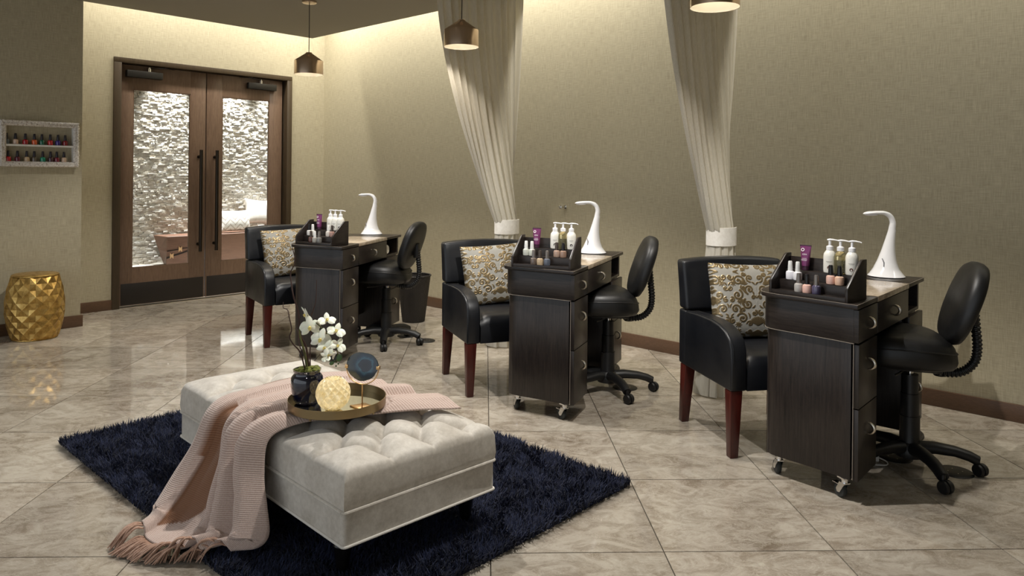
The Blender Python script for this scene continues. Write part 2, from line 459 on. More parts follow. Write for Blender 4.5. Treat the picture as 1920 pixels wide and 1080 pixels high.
_t.set(base=_t.mix(.25, _t.ramp(_at.outputs['Fac'], [(0, srgb(206, 196, 178)), (.5, srgb(228, 222, 210)), (1, srgb(242, 240, 234))]), _t.ramp(_n, [(.3, srgb(212, 204, 192)), (.7, srgb(248, 246, 242))])), rough=.8)
_t.bump(_n, .5, .006)
M['stone'] = _t.m
sw = struct(MB().box(-9.15, 1.4, 0, XS, 7.4, 2.85).build('wall_stone', plain('stone_joint', srgb(176, 168, 154), .9), recalc=False), 'split-face white stone wall behind the doors')
sb = MB(); tones = []
z = .205
while z < 2.84:
    h = random.uniform(.012, .021); y = 2.7 + random.uniform(0, .1)
    while y < 6.1:
        l = random.uniform(.025, .085); d = random.uniform(.005, .026)
        d2 = d + random.uniform(-.010, .010); e = .0015; d3 = max(.004, d + random.uniform(-.008, .004))
        d2 = max(.004, d2)
        vs_ = [(XS, y + e, z + e), (XS, y + l - e, z + e), (XS, y + l - e, z + h - e), (XS, y + e, z + h - e),
               (XS + d3, y + e, z + e), (XS + d2, y + l - e, z + e), (XS + d2, y + l - e, z + h - e), (XS + d, y + e, z + h - e)]
        sb.add(vs_, [(4, 5, 6, 7), (0, 1, 5, 4), (1, 2, 6, 5), (2, 3, 7, 6), (3, 0, 4, 7)])
        tones += [random.random()] * 8
        y += l
    z += h
me = sb.mesh(smooth=False, recalc=False); set_attr(me, 'tone', tones)
o = link('stone_course', me, M['stone'], sw); o['kind'] = 'stuff'
# bench with live-edge crack, two butterfly keys
bn = thing('wooden_bench', 'solid reddish-brown wood bench with a cracked end behind the glass doors', 'bench', (-8.6, 3.5, .206))
def bench_body(u, v): pass
mb = MB()
ring0 = [(0, -.045, 0), (0, 2.1, 0), (-.33, 2.1, 0), (-.33, .06, 0)]
ring1 = [(.0, -.035, .17), (0, 2.1, .17), (-.33, 2.1, .17), (-.33, .0, .17)]
ring2 = [(.0, -.036, .345), (0, 2.1, .345), (-.33, 2.1, .345), (-.33, -.06, .345)]
mb.add(ring0 + ring1 + ring2, [(3, 2, 1, 0), (8, 9, 10, 11)] + [(k, (k + 1) % 4, 4 + (k + 1) % 4, 4 + k) for k in range(4)] + [(4 + k, 4 + (k + 1) % 4, 8 + (k + 1) % 4, 8 + k) for k in range(4)])
bbody = mb.build('slab', M['bench_wood'], bn, bevel=.005, seg=1, smooth=False)
M['crack'] = plain('crack', srgb(34, 22, 16), .9)
def crack(pts, w):
    c = MB()
    for i in range(len(pts) - 1):
        (y0, z0), (y1, z1) = pts[i], pts[i + 1]; w0, w1 = w[i], w[i + 1]
        c.add([(.002, y0, z0 - w0), (.002, y1, z1 - w1), (.002, y1, z1 + w1), (.002, y0, z0 + w0), (.0045, y0, z0 - w0), (.0045, y1, z1 - w1), (.0045, y1, z1 + w1), (.0045, y0, z0 + w0)],
              [(4, 5, 6, 7), (0, 1, 5, 4), (3, 7, 6, 2), (0, 4, 7, 3), (1, 2, 6, 5)])
    c.build('crack', M['crack'], bbody)
crack([(-.04, .10), (.02, .118), (.09, .135), (.2, .165), (.36, .20)], [.012, .006, .009, .006, .001])
crack([(-.034, .178), (.06, .186), (.16, .20), (.3, .21)], [.006, .004, .004, .001])
for cy, cz in ((.018, .122), (.115, .195)):
    k = MB(); k.prism([(-.035, -.045), (0, -.018), (.035, -.045), (.035, .045), (0, .018), (-.035, .045)], 0, .003,
                      Matrix.Translation((.004, cy, cz)) @ Matrix.Rotation(math.pi / 2, 4, 'Y') @ Matrix.Rotation(math.radians(90), 4, 'Z') @ Matrix.Diagonal((.55, .75, 1, 1)))
    k.build('butterfly_key', M['key_wood'], bbody)

def pillow_mesh(w, h, th, n=40, pat=None, corner=.10):
    """cushion standing in the x/z plane, centred, thickness along y"""
    vs_, fs_, val = [], [], []
    for side in (1, -1):
        off = len(vs_)
        for j in range(n):
            for i in range(n):
                a, b = -1 + 2 * i / (n - 1), -1 + 2 * j / (n - 1)
                f = max(0, (1 - a ** 2)) ** .5 * max(0, (1 - b ** 2)) ** .5
                pin = 1 - corner * (1 - a * a) * abs(b) ** 3; pin2 = 1 - corner * (1 - b * b) * abs(a) ** 3
                vs_.append((a * w / 2 * pin2, -side * th / 2 * f ** .62, b * h / 2 * pin))
                val.append(pat(a, b) if pat else 0)
        for j in range(n - 1):
            for i in range(n - 1):
                q = (off + j * n + i, off + j * n + i + 1, off + (j + 1) * n + i + 1, off + (j + 1) * n + i)
                fs_.append(q if side > 0 else q[::-1])
    me = bpy.data.meshes.new('pillow'); me.from_pydata(vs_, [], fs_)
    bm = bmesh.new(); bm.from_mesh(me)
    bm.verts.ensure_lookup_table()
    lay = bm.verts.layers.float.new('pat')
    for v, x in zip(bm.verts, val): v[lay] = x
    bmesh.ops.remove_doubles(bm, verts=bm.verts, dist=1e-5)
    bm.to_mesh(me); bm.free(); me.shade_smooth(); return me
def chevron(a, b):
    t = (b * 2.2 + abs(((a * 1.6 + .2) % 1.0) - .5) * 2.2) % 1.0
    return 1.0 if t < .28 else 0.0
M['chevron'] = mat_attr('chevron_cloth', 'pat', [(.35, srgb(232, 230, 224)), (.65, srgb(186, 178, 166))], .8)
M['white_cloth'] = mat_fabric('white_cloth', srgb(214, 208, 198), srgb(240, 237, 230), 30, .85, .2)
p = link('cushion', pillow_mesh(.40, .27, .14, 40, chevron), M['chevron']); p.location = (-8.72, 4.33, .692); p.rotation_euler = (math.radians(-14), 0, math.radians(90))
tag(p, 'white cushion with grey chevron pattern on the wooden bench', 'cushion')
p = link('cushion', pillow_mesh(.38, .34, .14, 30, None, .16), M['white_cloth']); p.location = (-8.82, 4.70, .79); p.rotation_euler = (math.radians(-16), math.radians(5), math.radians(90))
tag(p, 'plain pale satin cushion at the back of the wooden bench', 'cushion')

# ---- housings of the station downlights and of the added fill lights
for k, (dx, dy) in enumerate(DOWN_AND_FILL):
    t = thing('ceiling_downlight_or_fill', ['recessed ceiling downlight in front of the nearest armchair', 'recessed ceiling downlight in front of the middle armchair', 'recessed ceiling downlight in front of the farthest armchair', 'added ceiling fill light above the ottoman side of the room', 'added ceiling fill light right of the ottoman', 'added ceiling fill light left of the ottoman'][k], 'ceiling light', (dx, dy, ZC), 0, 'recessed downlights outside the picture')
    MB().lathe([(.045, -.002), (.06, -.006), (.062, 0), (.045, 0)], 24, cap0=False, cap1=False).build('ring', M['white_paint'], t)
    MB().lathe([(.045, -.001), (.044, -.0005)], 24).build('lens', plain('downlight_lens', (1, 1, 1, 1), .4), t)

# ================================================================== MANICURE DESKS
DESKS = [  # origin of the near worker-side corner, rotation, words
    ((-.969, 3.047), 1.8, 'rightmost'),
    ((-2.363, 3.017), 21.0, 'middle'),
    ((-4.214, 2.850), 30.5, 'farthest'),
]
DMAT = [Matrix.Translation((x, y, 0)) @ Matrix.Rotation(math.radians(a), 4, 'Z') for (x, y), a, _ in DESKS]
DL, DT = 1.11, .80
half = [(0, 0), (-.09, .016), (-.17, .030), (-.25, .041), (-.33, .050), (-.385, .062), (-.42, .086), (-.443, .125), (-.453, .175), (-.45, .23), (-.435, .29), (-.41, .36), (-.39, .45), (-.383, .555)]
OUT = half + [(x, DL - y) for x, y in half[-2::-1]]
def inset(poly, d, right):
    c = []
    n = len(poly)
    for i in range(n):
        p, q, r = Vector(poly[i - 1]), Vector(poly[i]), Vector(poly[(i + 1) % n])
        t = (r - p); nrm = Vector((t.y, -t.x)).normalized()
        c.append((q.x + nrm.x * d, q.y + nrm.y * d))
    return [(min(x, -right), min(max(y, d), DL - d)) for x, y in c]
def cut(poly, y0, y1, xm=None):
    q = clip(poly, lambda p: p[1] - y0); q = clip(q, lambda p: y1 - p[1])
    if xm is not None: q = clip(q, lambda p: xm - p[0])
    return q
M['desk_stone'] = NT('desk_stone')
_t = M['desk_stone']; _v = _t.obj()
_t.set(base=_t.ramp(_t.noise(_v, 26, 6, .7, .5), [(.3, srgb(150, 132, 112)), (.7, srgb(208, 194, 174))]), rough=.16, spec=.5)
M['desk_stone'] = _t.m
A1 = inset(OUT, .020, .018); A2 = inset(OUT, .032, .018)
def pull(parent, x, y, z):
    path = [(x + .024 * math.sin(a) + .001, y, z + .022 * math.cos(a)) for a in np.linspace(.0, math.pi, 11)]
    MB().tube(path, [.0035 + .0040 * math.sin(a) for a in np.linspace(0, math.pi, 11)], 8).build('handle', M['nickel'], parent)
def caster(par, x, y, rot, brake=False):
    c = bpy.data.objects.new('caster', MB().box(-.02, -.02, .084, .02, .02, .09).lathe([(.014, .066), (.014, .084)], 12).mesh())
    COL.objects.link(c); c.parent = par; c.location = (x, y, 0); c.rotation_euler = (0, 0, rot); c.data.materials.append(M['chrome'])
    f = MB()
    for s in (-1, 1): f.prism([(-.016, .068), (.014, .068), (.032, .034), (.026, .022), (.012, .024)], s * .0135 - .0015, s * .0135 + .0015, Matrix.Rotation(math.pi / 2, 4, 'X'))
    f.box(-.016, -.014, .064, .014, .014, .068)
    if brake: f.box(.018, -.012, .052, .056, .012, .055)
    f.build('fork', M['chrome'], c)
    MB().lathe([(.010, -.0105), (.026, -.010), (.029, -.006), (.029, .006), (.026, .010), (.010, .0105)], 20, Matrix.Translation((.022, 0, .030)) @ Matrix.Rotation(math.pi / 2, 4, 'X')).build('wheel', M['rubber'], c)
    return c
def make_desk():
    d = thing('manicure_desk', 'x', 'desk', group='manicure desks')
    top = MB().prism(cut(OUT, 0, .28), DT - .02, DT); top.build('desk_top', M['espresso_h'], d, bevel=.0025)
    top = MB().prism(cut(OUT, .80, DL), DT - .02, DT); top.build('desk_top', M['espresso_h'], d, bevel=.0025)
    top = MB().prism(cut(OUT, .2803, .7997, -.30), DT - .02, DT); top.build('desk_top', M['espresso_h'], d, bevel=.0025)
    MB().box(-.2995, .2805, DT - .022, .002, .7995, DT + .0015).build('stone_inset', M['desk_stone'], d, bevel=.0015)
    # apron
    za, zb = .641, DT - .02
    MB().prism(cut(A1, 0, .28), za, zb).build('apron', M['espresso_h'], d, bevel=.002)
    MB().prism(cut(A1, .2803, .7997), za, zb - .003).build('apron', M['espresso_h'], d)
    cub = MB(); far = cut(A1, .8, DL)
    cub.prism(far, za, za + .016)
    cub.prism(cut(A1, .80, .816), za + .016, zb); cub.prism(cut(A1, .80, DL, -.30), za + .016, zb); cub.prism(cut(A1, DL - .045, DL), za + .016, zb)
    cub.build('open_cubby', M['espresso_h'], d)
    # painted highlights: pale strips below the apron, around the top, down a corner
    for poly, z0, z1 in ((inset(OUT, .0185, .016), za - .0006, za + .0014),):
        MB().prism(cut(poly, 0, .28), z0, z1).build('edge_highlight', M['edge_highlight'], d)
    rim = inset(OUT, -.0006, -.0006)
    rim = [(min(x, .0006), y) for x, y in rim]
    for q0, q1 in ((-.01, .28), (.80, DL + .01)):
        MB().prism(cut([(x, y) for x, y in rim], q0, q1), DT - .0022, DT - .0006).build('edge_highlight', M['edge_highlight'], d)
    MB().box(-.0205, .0175, .10, -.0185, .0195, za - .004).build('edge_highlight', M['edge_highlight'], d)
    # pedestals
    for y0, y1 in ((0, .28), (.815, DL)):
        MB().prism(cut(A2, y0, y1), .09, za - .001).build('pedestal', M['espresso'], d, bevel=.0015)
    MB().box(-.21, .28, .20, -.195, .815, za).build('modesty_panel', M['espresso'], d)
    # drawers on the worker side
    for y0, y1, z0, z1 in ((.018, .277, za + .004, zb - .004), (.284, .797, za + .004, zb - .006), (.024, .277, .383, za - .004), (.024, .277, .094, .379), (.82, 1.085, .383, za - .004), (.82, 1.085, .094, .379)):
        dr = MB().box(-.02, y0, z0, 0, y1, z1).build('drawer', M['espresso_h'] if z0 > .6 else M['espresso'], d, bevel=.0015)
        pull(dr, 0, (y0 + y1) / 2, (z0 + z1) / 2 if z0 > .6 else z1 - .095 if z0 > .3 else z1 - .10)
    for x, y, r, b in ((-.06, .06, 2.6, True), (-.35, .12, 2.3, False), (-.06, DL - .06, 1.2, False), (-.35, DL - .12, .4, False)):
        caster(d, x, y, r, b)
    return d
desk0 = make_desk()
DESKLAB = ['dark espresso manicure desk nearest the camera, at the far right', 'dark espresso manicure desk in the middle of the row', 'dark espresso manicure desk nearest the wooden doors']
for k in range(3):
    d = desk0 if k == 0 else copy_tree(desk0)
    d.matrix_world = DMAT[k]; d['label'] = DESKLAB[k]
def on_desk(o, k, x, y, z=0, rot=0):
    o.matrix_world = DMAT[k] @ Matrix.Translation((x, y, z)) @ Matrix.Rotation(rot, 4, 'Z')
    return o

# ---- stepped organizers, bottles, tubes
WORD = ['on the desk nearest the camera', 'on the middle desk', 'on the desk nearest the doors']
OW, OD = .345, .165
ORG = [(-.198, .118, math.radians(-9)), (-.190, .112, math.radians(-3)), (-.215, .135, math.radians(-18))]
def make_org():
    t = thing('product_organizer', 'x', 'organizer', group='stepped organizers')
    for s in (-1, 1):
        x0 = s * OW / 2 - (.012 if s > 0 else 0)
        pr = [(-OD / 2, 0), (OD / 2, 0), (OD / 2, .165), (OD / 2 - .035, .165), (OD / 2 - .045, .16), (-OD / 2 + .006, .062), (-OD / 2, .05)]
        mb = MB(); mb.add([(x, y, z) for x in (x0, x0 + .012) for y, z in pr], [tuple(range(7)), tuple(range(13, 6, -1))] + [(i, 7 + i, 7 + (i + 1) % 7, (i + 1) % 7) for i in range(7)])
        mb.build('side_panel', M['espresso_h'], t, bevel=.0018)
    xi = OW / 2 - .012
    MB().box(-xi, OD / 2 - .010, 0, xi, OD / 2, .150).build('back_panel', M['espresso_h'], t, bevel=.001)
    MB().box(-xi, -OD / 2 + .006, .004, xi, -.022, .014).build('step', M['espresso_h'], t, bevel=.001)
    MB().box(-xi, -.022, .004, xi, .028, .056).build('step', M['espresso_h'], t, bevel=.001)
    MB().box(-xi, .028, .004, xi, OD / 2 - .010, .096).build('step', M['espresso_h'], t, bevel=.001)
    MB().box(-xi, -OD / 2 + .001, 0, xi, -OD / 2 + .006, .018).build('front_lip', M['espresso_h'], t, bevel=.001)
    return t
org0 = make_org(); OMAT = []
for k in range(3):
    o = org0 if k == 0 else copy_tree(org0)
    x, y, r = ORG[k]
    OMAT.append(DMAT[k] @ Matrix.Translation((x, y, DT + .0005)) @ Matrix.Rotation(r, 4, 'Z'))
    o.matrix_world = OMAT[k]; o['label'] = 'dark stepped product organizer ' + WORD[k]

MATC = {}
def glossy(c, rough=.12):
    if c not in MATC: MATC[c] = NT('lacquer').set(base=srgb(*c), rough=rough, coat=.6).m
    return MATC[c]
def capm(c):
    key = ('cap',) + c
    if key not in MATC: MATC[key] = NT('cap_plastic').set(base=srgb(*c), rough=.3, metal=.0 if sum(c) in range(0, 120) or sum(c) > 600 else .5).m
    return MATC[key]
body_me = MB().lathe([(.0145, 0), (.0172, .002), (.0182, .010), (.0182, .028), (.0168, .034), (.0105, .0375), (.0075, .039)], 20).mesh()
neck_me = MB().lathe([(.0115, 0), (.015, .002), (.016, .009), (.0155, .010)], 20).mesh()
cap_me = MB().lathe([(.0102, .0375), (.0102, .041), (.0095, .060), (.0085, .077), (.0068, .080)], 16).mesh()
def polish(label, mtx, body, cap, s=1.0, group='nail polishes on the desks'):
    t = thing('nail_polish', label, 'nail polish', group=group)
    t.matrix_world = mtx @ Matrix.Scale(s, 4)
    link('bottle', body_me.copy(), glossy(body), t)
    link('cap', cap_me.copy(), capm(cap), t)
    return t
WH, BK, SV, TP = (226, 226, 224), (22, 21, 22), (126, 120, 116), (86, 76, 70)
# per station: middle-left pair, middle-right pair, front three: (body colour, cap colour, words)
POL = [
 [[((236, 234, 240), WH, 'white nail polish, left of its pair'), ((232, 231, 234), WH, 'white nail polish, right of its pair'),
   ((226, 184, 170), BK, 'coral pink nail polish with black cap'), ((224, 184, 158), BK, 'peach nail polish with black cap'),
   ((178, 174, 170), SV, 'pale grey nail polish with grey cap, front left'), ((232, 186, 172), BK, 'pale pink nail polish with black cap, front centre'), ((74, 68, 96), SV, 'dusky purple nail polish with grey cap, front right')]],
 [[((196, 198, 188), WH, 'clear white-capped nail polish, left of its pair'), ((202, 204, 192), WH, 'clear white-capped nail polish, right of its pair'),
   ((168, 142, 126), TP, 'rosy taupe nail polish with grey-brown cap'), ((146, 118, 102), BK, 'brown taupe nail polish with dark cap'),
   ((98, 86, 78), SV, 'smoky clear nail polish with silver cap, front left'), ((186, 164, 134), TP, 'beige nail polish with taupe cap, front centre'), ((84, 90, 102), SV, 'slate blue nail polish with silver cap, front right')]],
 [[((214, 210, 206), BK, 'white nail polish with black cap'), ((218, 214, 208), WH, 'white nail polish with white cap'),
   ((208, 200, 192), WH, 'cream nail polish with white cap'), ((168, 132, 120), TP, 'rosy brown nail polish with brown cap'),
   ((84, 52, 44), TP, 'dark brown nail polish, front left'), ((160, 156, 148), WH, 'clear nail polish with white cap, front centre'), ((118, 116, 112), SV, 'grey nail polish with silver cap, front right')]],
]
PXY = [(-.118, -.004, .0565), (-.082, -.006, .0565), (.062, -.002, .0565), (.100, -.004, .0565), (-.052, -.052, .0145), (-.014, -.054, .0145), (.026, -.052, .0145)]
for k in range(3):
    for (bc, cc, words), (x, y, z) in zip(POL[k][0], PXY):
        polish(words + ', ' + WORD[k], OMAT[k] @ Matrix.Translation((x, y, z)), bc, cc, 1.0)
# pump bottles
pb_me = MB().lathe([(.021, 0), (.0245, .003), (.0255, .012), (.0255, .070), (.0235, .082), (.017, .092), (.0135, .096), (.0135, .098)], 24).mesh()
M['lotion'] = NT('lotion_plastic').set(base=srgb(232, 230, 222), rough=.28).m
M['oil'] = NT('amber_oil').set(base=srgb(222, 214, 168), rough=.05, trans=.9, ior=1.35).m
M['label_ink'] = plain('label_ink', srgb(132, 128, 120), .6)
M['brown_dot'] = plain('brown_dot', srgb(92, 56, 46), .5)
def pump(label, mtx, oil=False, dotc='brown_dot', txt=True):
    t = thing('pump_bottle', label, 'pump bottle', group='pump bottles on the desks'); t.matrix_world = mtx
    b = link('bottle', pb_me.copy(), M['oil'] if oil else M['lotion'], t)
    MB().lathe([(.0145, .097), (.0145, .112), (.012, .114), (.007, .116), (.0055, .117), (.0055, .136)], 18).build('pump_collar', M['white_gloss'], t)
    MB().tube([(-.010, 0, .1395), (0, 0, .141), (.014, 0, .141), (.030, 0, .1385), (.036, 0, .136)], [.006, .0075, .006, .0045, .004], 10, flat=[.6] * 5).build('pump_head', M['white_gloss'], t)
    def curved(w, z0, z1, r=.02575, n=7):
        mb = MB(); A = [-math.pi / 2 + w / r * (i / (n - 1) - .5) for i in range(n)]
        mb.add([(r * math.cos(a), r * math.sin(a), z) for z in (z0, z1) for a in A], [(i, i + 1, n + i + 1, n + i) for i in range(n - 1)]); return mb
    if txt and not oil:
        c = MB(); n = 12
        c.add([(.02580 * math.sin(.0075 * math.cos(a) / .0258), -.02580 * math.cos(.0075 * math.cos(a) / .0258), .024 + .0075 * math.sin(a)) for a in np.linspace(0, 2 * math.pi, n, endpoint=False)], [tuple(range(n))])
        c.build('round_emblem', M[dotc], b, recalc=False)
        curved(.024, .0485, .0500).build('print_line', M['label_ink'], b, recalc=False)
        curved(.016, .0445, .0455).build('print_line', M['label_ink'], b, recalc=False)
    return t
M['dark_dot'] = plain('dark_dot', srgb(36, 28, 28), .5)
for k in range(3):
    for x, wd, oil in ((.030, 'left', False), (.078, 'centre', True), (.125, 'right', False)):
        if k == 2: oil = False
        lab = ('clear pump bottle of golden oil between two white ones, ' if oil else 'white pump bottle, ' + wd + ' of the three, ') + WORD[k]
        pump(lab, OMAT[k] @ Matrix.Translation((x, .052 - .004 * (wd == 'centre'), .0965)) @ Matrix.Rotation(math.radians(20), 4, 'Z'), oil, 'brown_dot' if k == 0 else 'dark_dot')
# purple tubes standing on their caps
def text_mesh(s, size):
    cu = bpy.data.curves.new('t', 'FONT'); cu.body = s; cu.size = size; cu.align_x = 'CENTER'; cu.extrude = .0002
    o = bpy.data.objects.new('t', cu); COL.objects.link(o)
    bpy.context.view_layer.update()
    me = bpy.data.meshes.new_from_object(o.evaluated_get(bpy.context.evaluated_depsgraph_get()))
    bpy.data.objects.remove(o, do_unlink=True); return me
M['purple'] = NT('plum_tube').set(base=srgb(122, 58, 104), rough=.28, metal=.25).m
M['plum_cap'] = plain('plum_cap', srgb(62, 30, 52), .3)
M['white_ink'] = plain('white_ink', srgb(236, 228, 232), .5)
for k in range(3):
    t = thing('cream_tube', 'plum purple cream tube ' + WORD[k], 'tube', group='cream tubes')
    t.matrix_world = OMAT[k] @ Matrix.Translation((-.078, .052, .0965)) @ Matrix.Rotation(math.radians(6), 4, 'Z')
    MB().lathe([(.013, 0), (.0145, .001), (.0145, .018), (.0135, .0185)], 20).build('cap', M['plum_cap'], t)
    def tb(u, v):
        a = 2 * math.pi * u; w = .0155 + .0095 * v; d = .0155 * (1 - v ** 1.5) + .0012
        return (w * math.cos(a), d * math.sin(a), .0187 + .088 * v)
    b = MB().grid(tb, 28, 10, True); b.f.append(tuple(range(28 * 9, 28 * 10)))
    bo = b.build('tube_body', M['purple'], t)
    MB().box(-.0252, -.0016, .1045, .0252, .0016, .1095).build('crimp', M['plum_cap'], bo, bevel=.0005)
    tl = lambda v: .0155 * (1 - v ** 1.5) + .0012
    def front(name, me, z, mat=M['white_ink']):
        o = link(name, me, mat, bo); v = (z - .0187) / .088
        sl = math.atan2(tl(v) - tl(min(1, v + .1)), .0088)
        o.location = (0, -tl(v) - .0016, z); o.rotation_euler = (math.pi / 2 - sl, 0, 0); return o
    front('lettering', text_mesh('ESPA', .0095), .066)
    ring = MB(); n = 20
    ring.add([(r * math.cos(a), r * math.sin(a), .0002) for r in (.0075, .0045) for a in np.linspace(0, 2 * math.pi, n, endpoint=False)], [(i, (i + 1) % n, n + (i + 1) % n, n + i) for i in range(n)])
    o = front('emblem', ring.mesh(recalc=False), .089); o.location.x = -.010
    for z, w in ((.052, .020), (.047, .026), (.043, .022)):
        front('print_line', MB().box(-w / 2, -.0006, 0, w / 2, .0006, .0002).mesh(), z)

# ---- white swan-neck lamps
def make_lamp():
    t = thing('desk_lamp', 'x', 'lamp', group='white desk lamps')
    MB().lathe([(.084, 0), (.087, .002), (.088, .004)], 32).build('base_pad', M['rubber'], t)
    def r_of(z): return interp(z, [.004, .015, .04, .08, .13, .18, .22, .25], [.088, .078, .061, .045, .0325, .0245, .0195, .0175])
    path = [(0, 0, z) for z in np.linspace(.004, .235, 20)]; rad = [r_of(z) for z in np.linspace(.004, .235, 20)]
    lean = lambda z: .026 * max(0, (z - .03) / .2) ** 1.5
    path = [(lean(p[2]), 0, p[2]) for p in path]
    crv = bez([(.027, 0, .245), (.030, 0, .275), (.018, 0, .305), (-.010, 0, .322), (-.045, 0, .324), (-.085, 0, .322), (-.118, 0, .318)], 26)
    path += crv; rad += [interp(i / 25, [0, .3, .5, .7, .85, .95, 1], [.0170, .0145, .014, .020, .024, .018, .004]) for i in range(26)]
    flat = [1] * 20 + [interp(i / 25, [0, .4, .6, .8, 1], [1, .9, .6, .42, .4]) for i in range(26)]
    b = MB().tube(path, rad, 28, flat=flat).build('swan_neck_body', M['white_gloss'], t, ang=60)
    MB().ball((-.078, 0, .3125), (.032, .019, .004), 18, 8).build('light_panel', M['led_panel'], t)
    MB().tube([(-.036, -.0335, .095), (-.030, -.040, .075), (-.033, -.046, .055)], [.002, .003, .002], 8).build('touch_switch', plain('lamp_switch', srgb(132, 132, 138), .3), t)
    return t
lamp0 = make_lamp()
for k, (x, y) in enumerate([(-1.15, 4.045), (-2.845, 3.83), (-4.945, 3.63)]):
    o = lamp0 if k == 0 else copy_tree(lamp0)
    loc = DMAT[k].inverted() @ Vector((x, y, 0))
    o.location = (x, y, DT + .0005); o.rotation_euler = (0, 0, math.radians([40, 36, 30][k])); o['label'] = 'white swan-neck lamp ' + WORD[k]

# ================================================================== CLIENT ARMCHAIRS
def rounded_box(mb, x0, y0, z0, x1, y1, z1): return mb.box(x0, y0, z0, x1, y1, z1)
def make_armchair():
    t = thing('armchair', 'x', 'chair', group='client armchairs')
    def seatf():
        mb = MB()
        def top(u, v):
            x = -.203 + .406 * u; y = -.285 + .475 * v
            e = min(u, 1 - u) * .406; f = v * .475
            dz = .020 * (1 - (1 - min(1, e / .06)) ** 2) + .055 * (1 - (1 - min(1, f / .085)) ** 2) ** .5
            return (x, y, .402 + dz + .008 * math.sin(math.pi * u) * math.sin(math.pi * min(1, v * 1.1)))
        n = 26; mb.grid(top, n, n)
        o = len(mb.v); ring = [i for i in range(n)] + [n * (j + 1) - 1 for j in range(1, n)] + [n * n - 1 - i for i in range(1, n)] + [n * (n - 1 - j) for j in range(1, n - 1)]
        base = [(mb.v[i][0], mb.v[i][1], .312) for i in ring]
        mb.v += base; m_ = len(ring)
        mb.f += [(ring[(i + 1) % m_], ring[i], o + i, o + (i + 1) % m_) for i in range(m_)] + [tuple(range(o, o + m_))]
        return mb
    seatf().build('seat', M['leather'], t, ang=50)
    for s in (-1, 1):
        pr = [(.20, .312), (.20, .598), (.05, .606), (-.08, .606), (-.16, .597), (-.222, .578), (-.262, .548), (-.283, .505), (-.288, .44), (-.286, .312)]
        x0, x1 = (.206, .287) if s > 0 else (-.287, -.206)
        n = len(pr); mb = MB()
        mb.add([(x, y, z) for x in (x0, x1) for y, z in pr], [tuple(range(n)), tuple(range(2 * n - 1, n - 1, -1))] + [(i, n + i, n + (i + 1) % n, (i + 1) % n) for i in range(n)])
        a = mb.build('armrest', M['leather'], t, bevel=.010, seg=3, ang=60)
        # welt seam along the outer edge of the arm
        xs = x1 - .012 if s > 0 else x0 + .012
        MB().tube([(xs, y - (.002 if y < -.2 else 0), z + .0015) for y, z in pr[1:9]], .0022, 6).build('seam', M['leather'], a)
    mb = MB()
    mb.box(-.287, .188, .312, .287, .272, .600); mb.build('lower_back', M['leather'], t, bevel=.012, seg=3)
    n = 15; mb = MB()
    f, b = [], []
    def back(u, v, side):
        x = -.289 + .578 * u; zt = .872 - .016 * abs(2 * u - 1) ** 2.2
        z = .604 + (zt - .604) * v
        y0 = .176 + .052 * v ** 1.2
        return (x, y0 + (.092 - .012 * v) * side + .0, z)
    pts = [[back(i / (n - 1), j / 5, s) for i in range(n)] for s in (0, 1) for j in range(6)]
    vs_ = [p for row in pts for p in row]; fs_ = []
    for s in (0, 1):
        for j in range(5):
            for i in range(n - 1):
                a = (s * 6 + j) * n + i; q = (a, a + 1, a + n + 1, a + n); fs_.append(q if s == 0 else q[::-1])
    o6 = 6 * n
    fs_ += [(i, o6 + i, o6 + i + 1, i + 1) for i in range(n - 1)] + [(5 * n + i, 5 * n + i + 1, o6 + 5 * n + i + 1, o6 + 5 * n + i) for i in range(n - 1)]
    fs_ += [(j * n, (j + 1) * n, o6 + (j + 1) * n, o6 + j * n) for j in range(5)] + [(j * n + n - 1, o6 + j * n + n - 1, o6 + (j + 1) * n + n - 1, (j + 1) * n + n - 1) for j in range(5)]
    mb.add(vs_, fs_); mb.build('backrest', M['leather'], t, bevel=.016, seg=4, ang=60)
    for sx in (-1, 1):
        for sy, yb, yt in ((-1, -.252, -.252), (1, .262, .225)):
            mb = MB(); w0, w1 = .020, .030; xb, xt = sx * .258, sx * .254
            vs_ = [(xb + a * w0, yb + c * w0, 0) for a, c in ((-1, -1), (1, -1), (1, 1), (-1, 1))] + [(xt + a * w1, yt + c * w1, .313) for a, c in ((-1, -1), (1, -1), (1, 1), (-1, 1))]
            mb.add(vs_, [(3, 2, 1, 0), (4, 5, 6, 7)] + [(i, (i + 1) % 4, 4 + (i + 1) % 4, 4 + i) for i in range(4)])
            mb.build('leg', M['leg_wood'], t, bevel=.004)
    return t
CH = [((-1.622, 3.556), -35, 'black leather armchair at the desk nearest the camera'),
      ((-3.211, 3.327), -26.3, 'black leather armchair at the middle desk'),
      ((-5.219, 3.064), -13, 'black leather armchair at the desk nearest the doors')]
ac0 = make_armchair(); CMAT = []
for k, ((x, y), f, lab) in enumerate(CH):
    o = ac0 if k == 0 else copy_tree(ac0)
    m = Matrix.Translation((x, y, 0)) @ Matrix.Rotation(math.radians(f + 90), 4, 'Z'); CMAT.append(m)
    o.matrix_world = m; o['label'] = lab

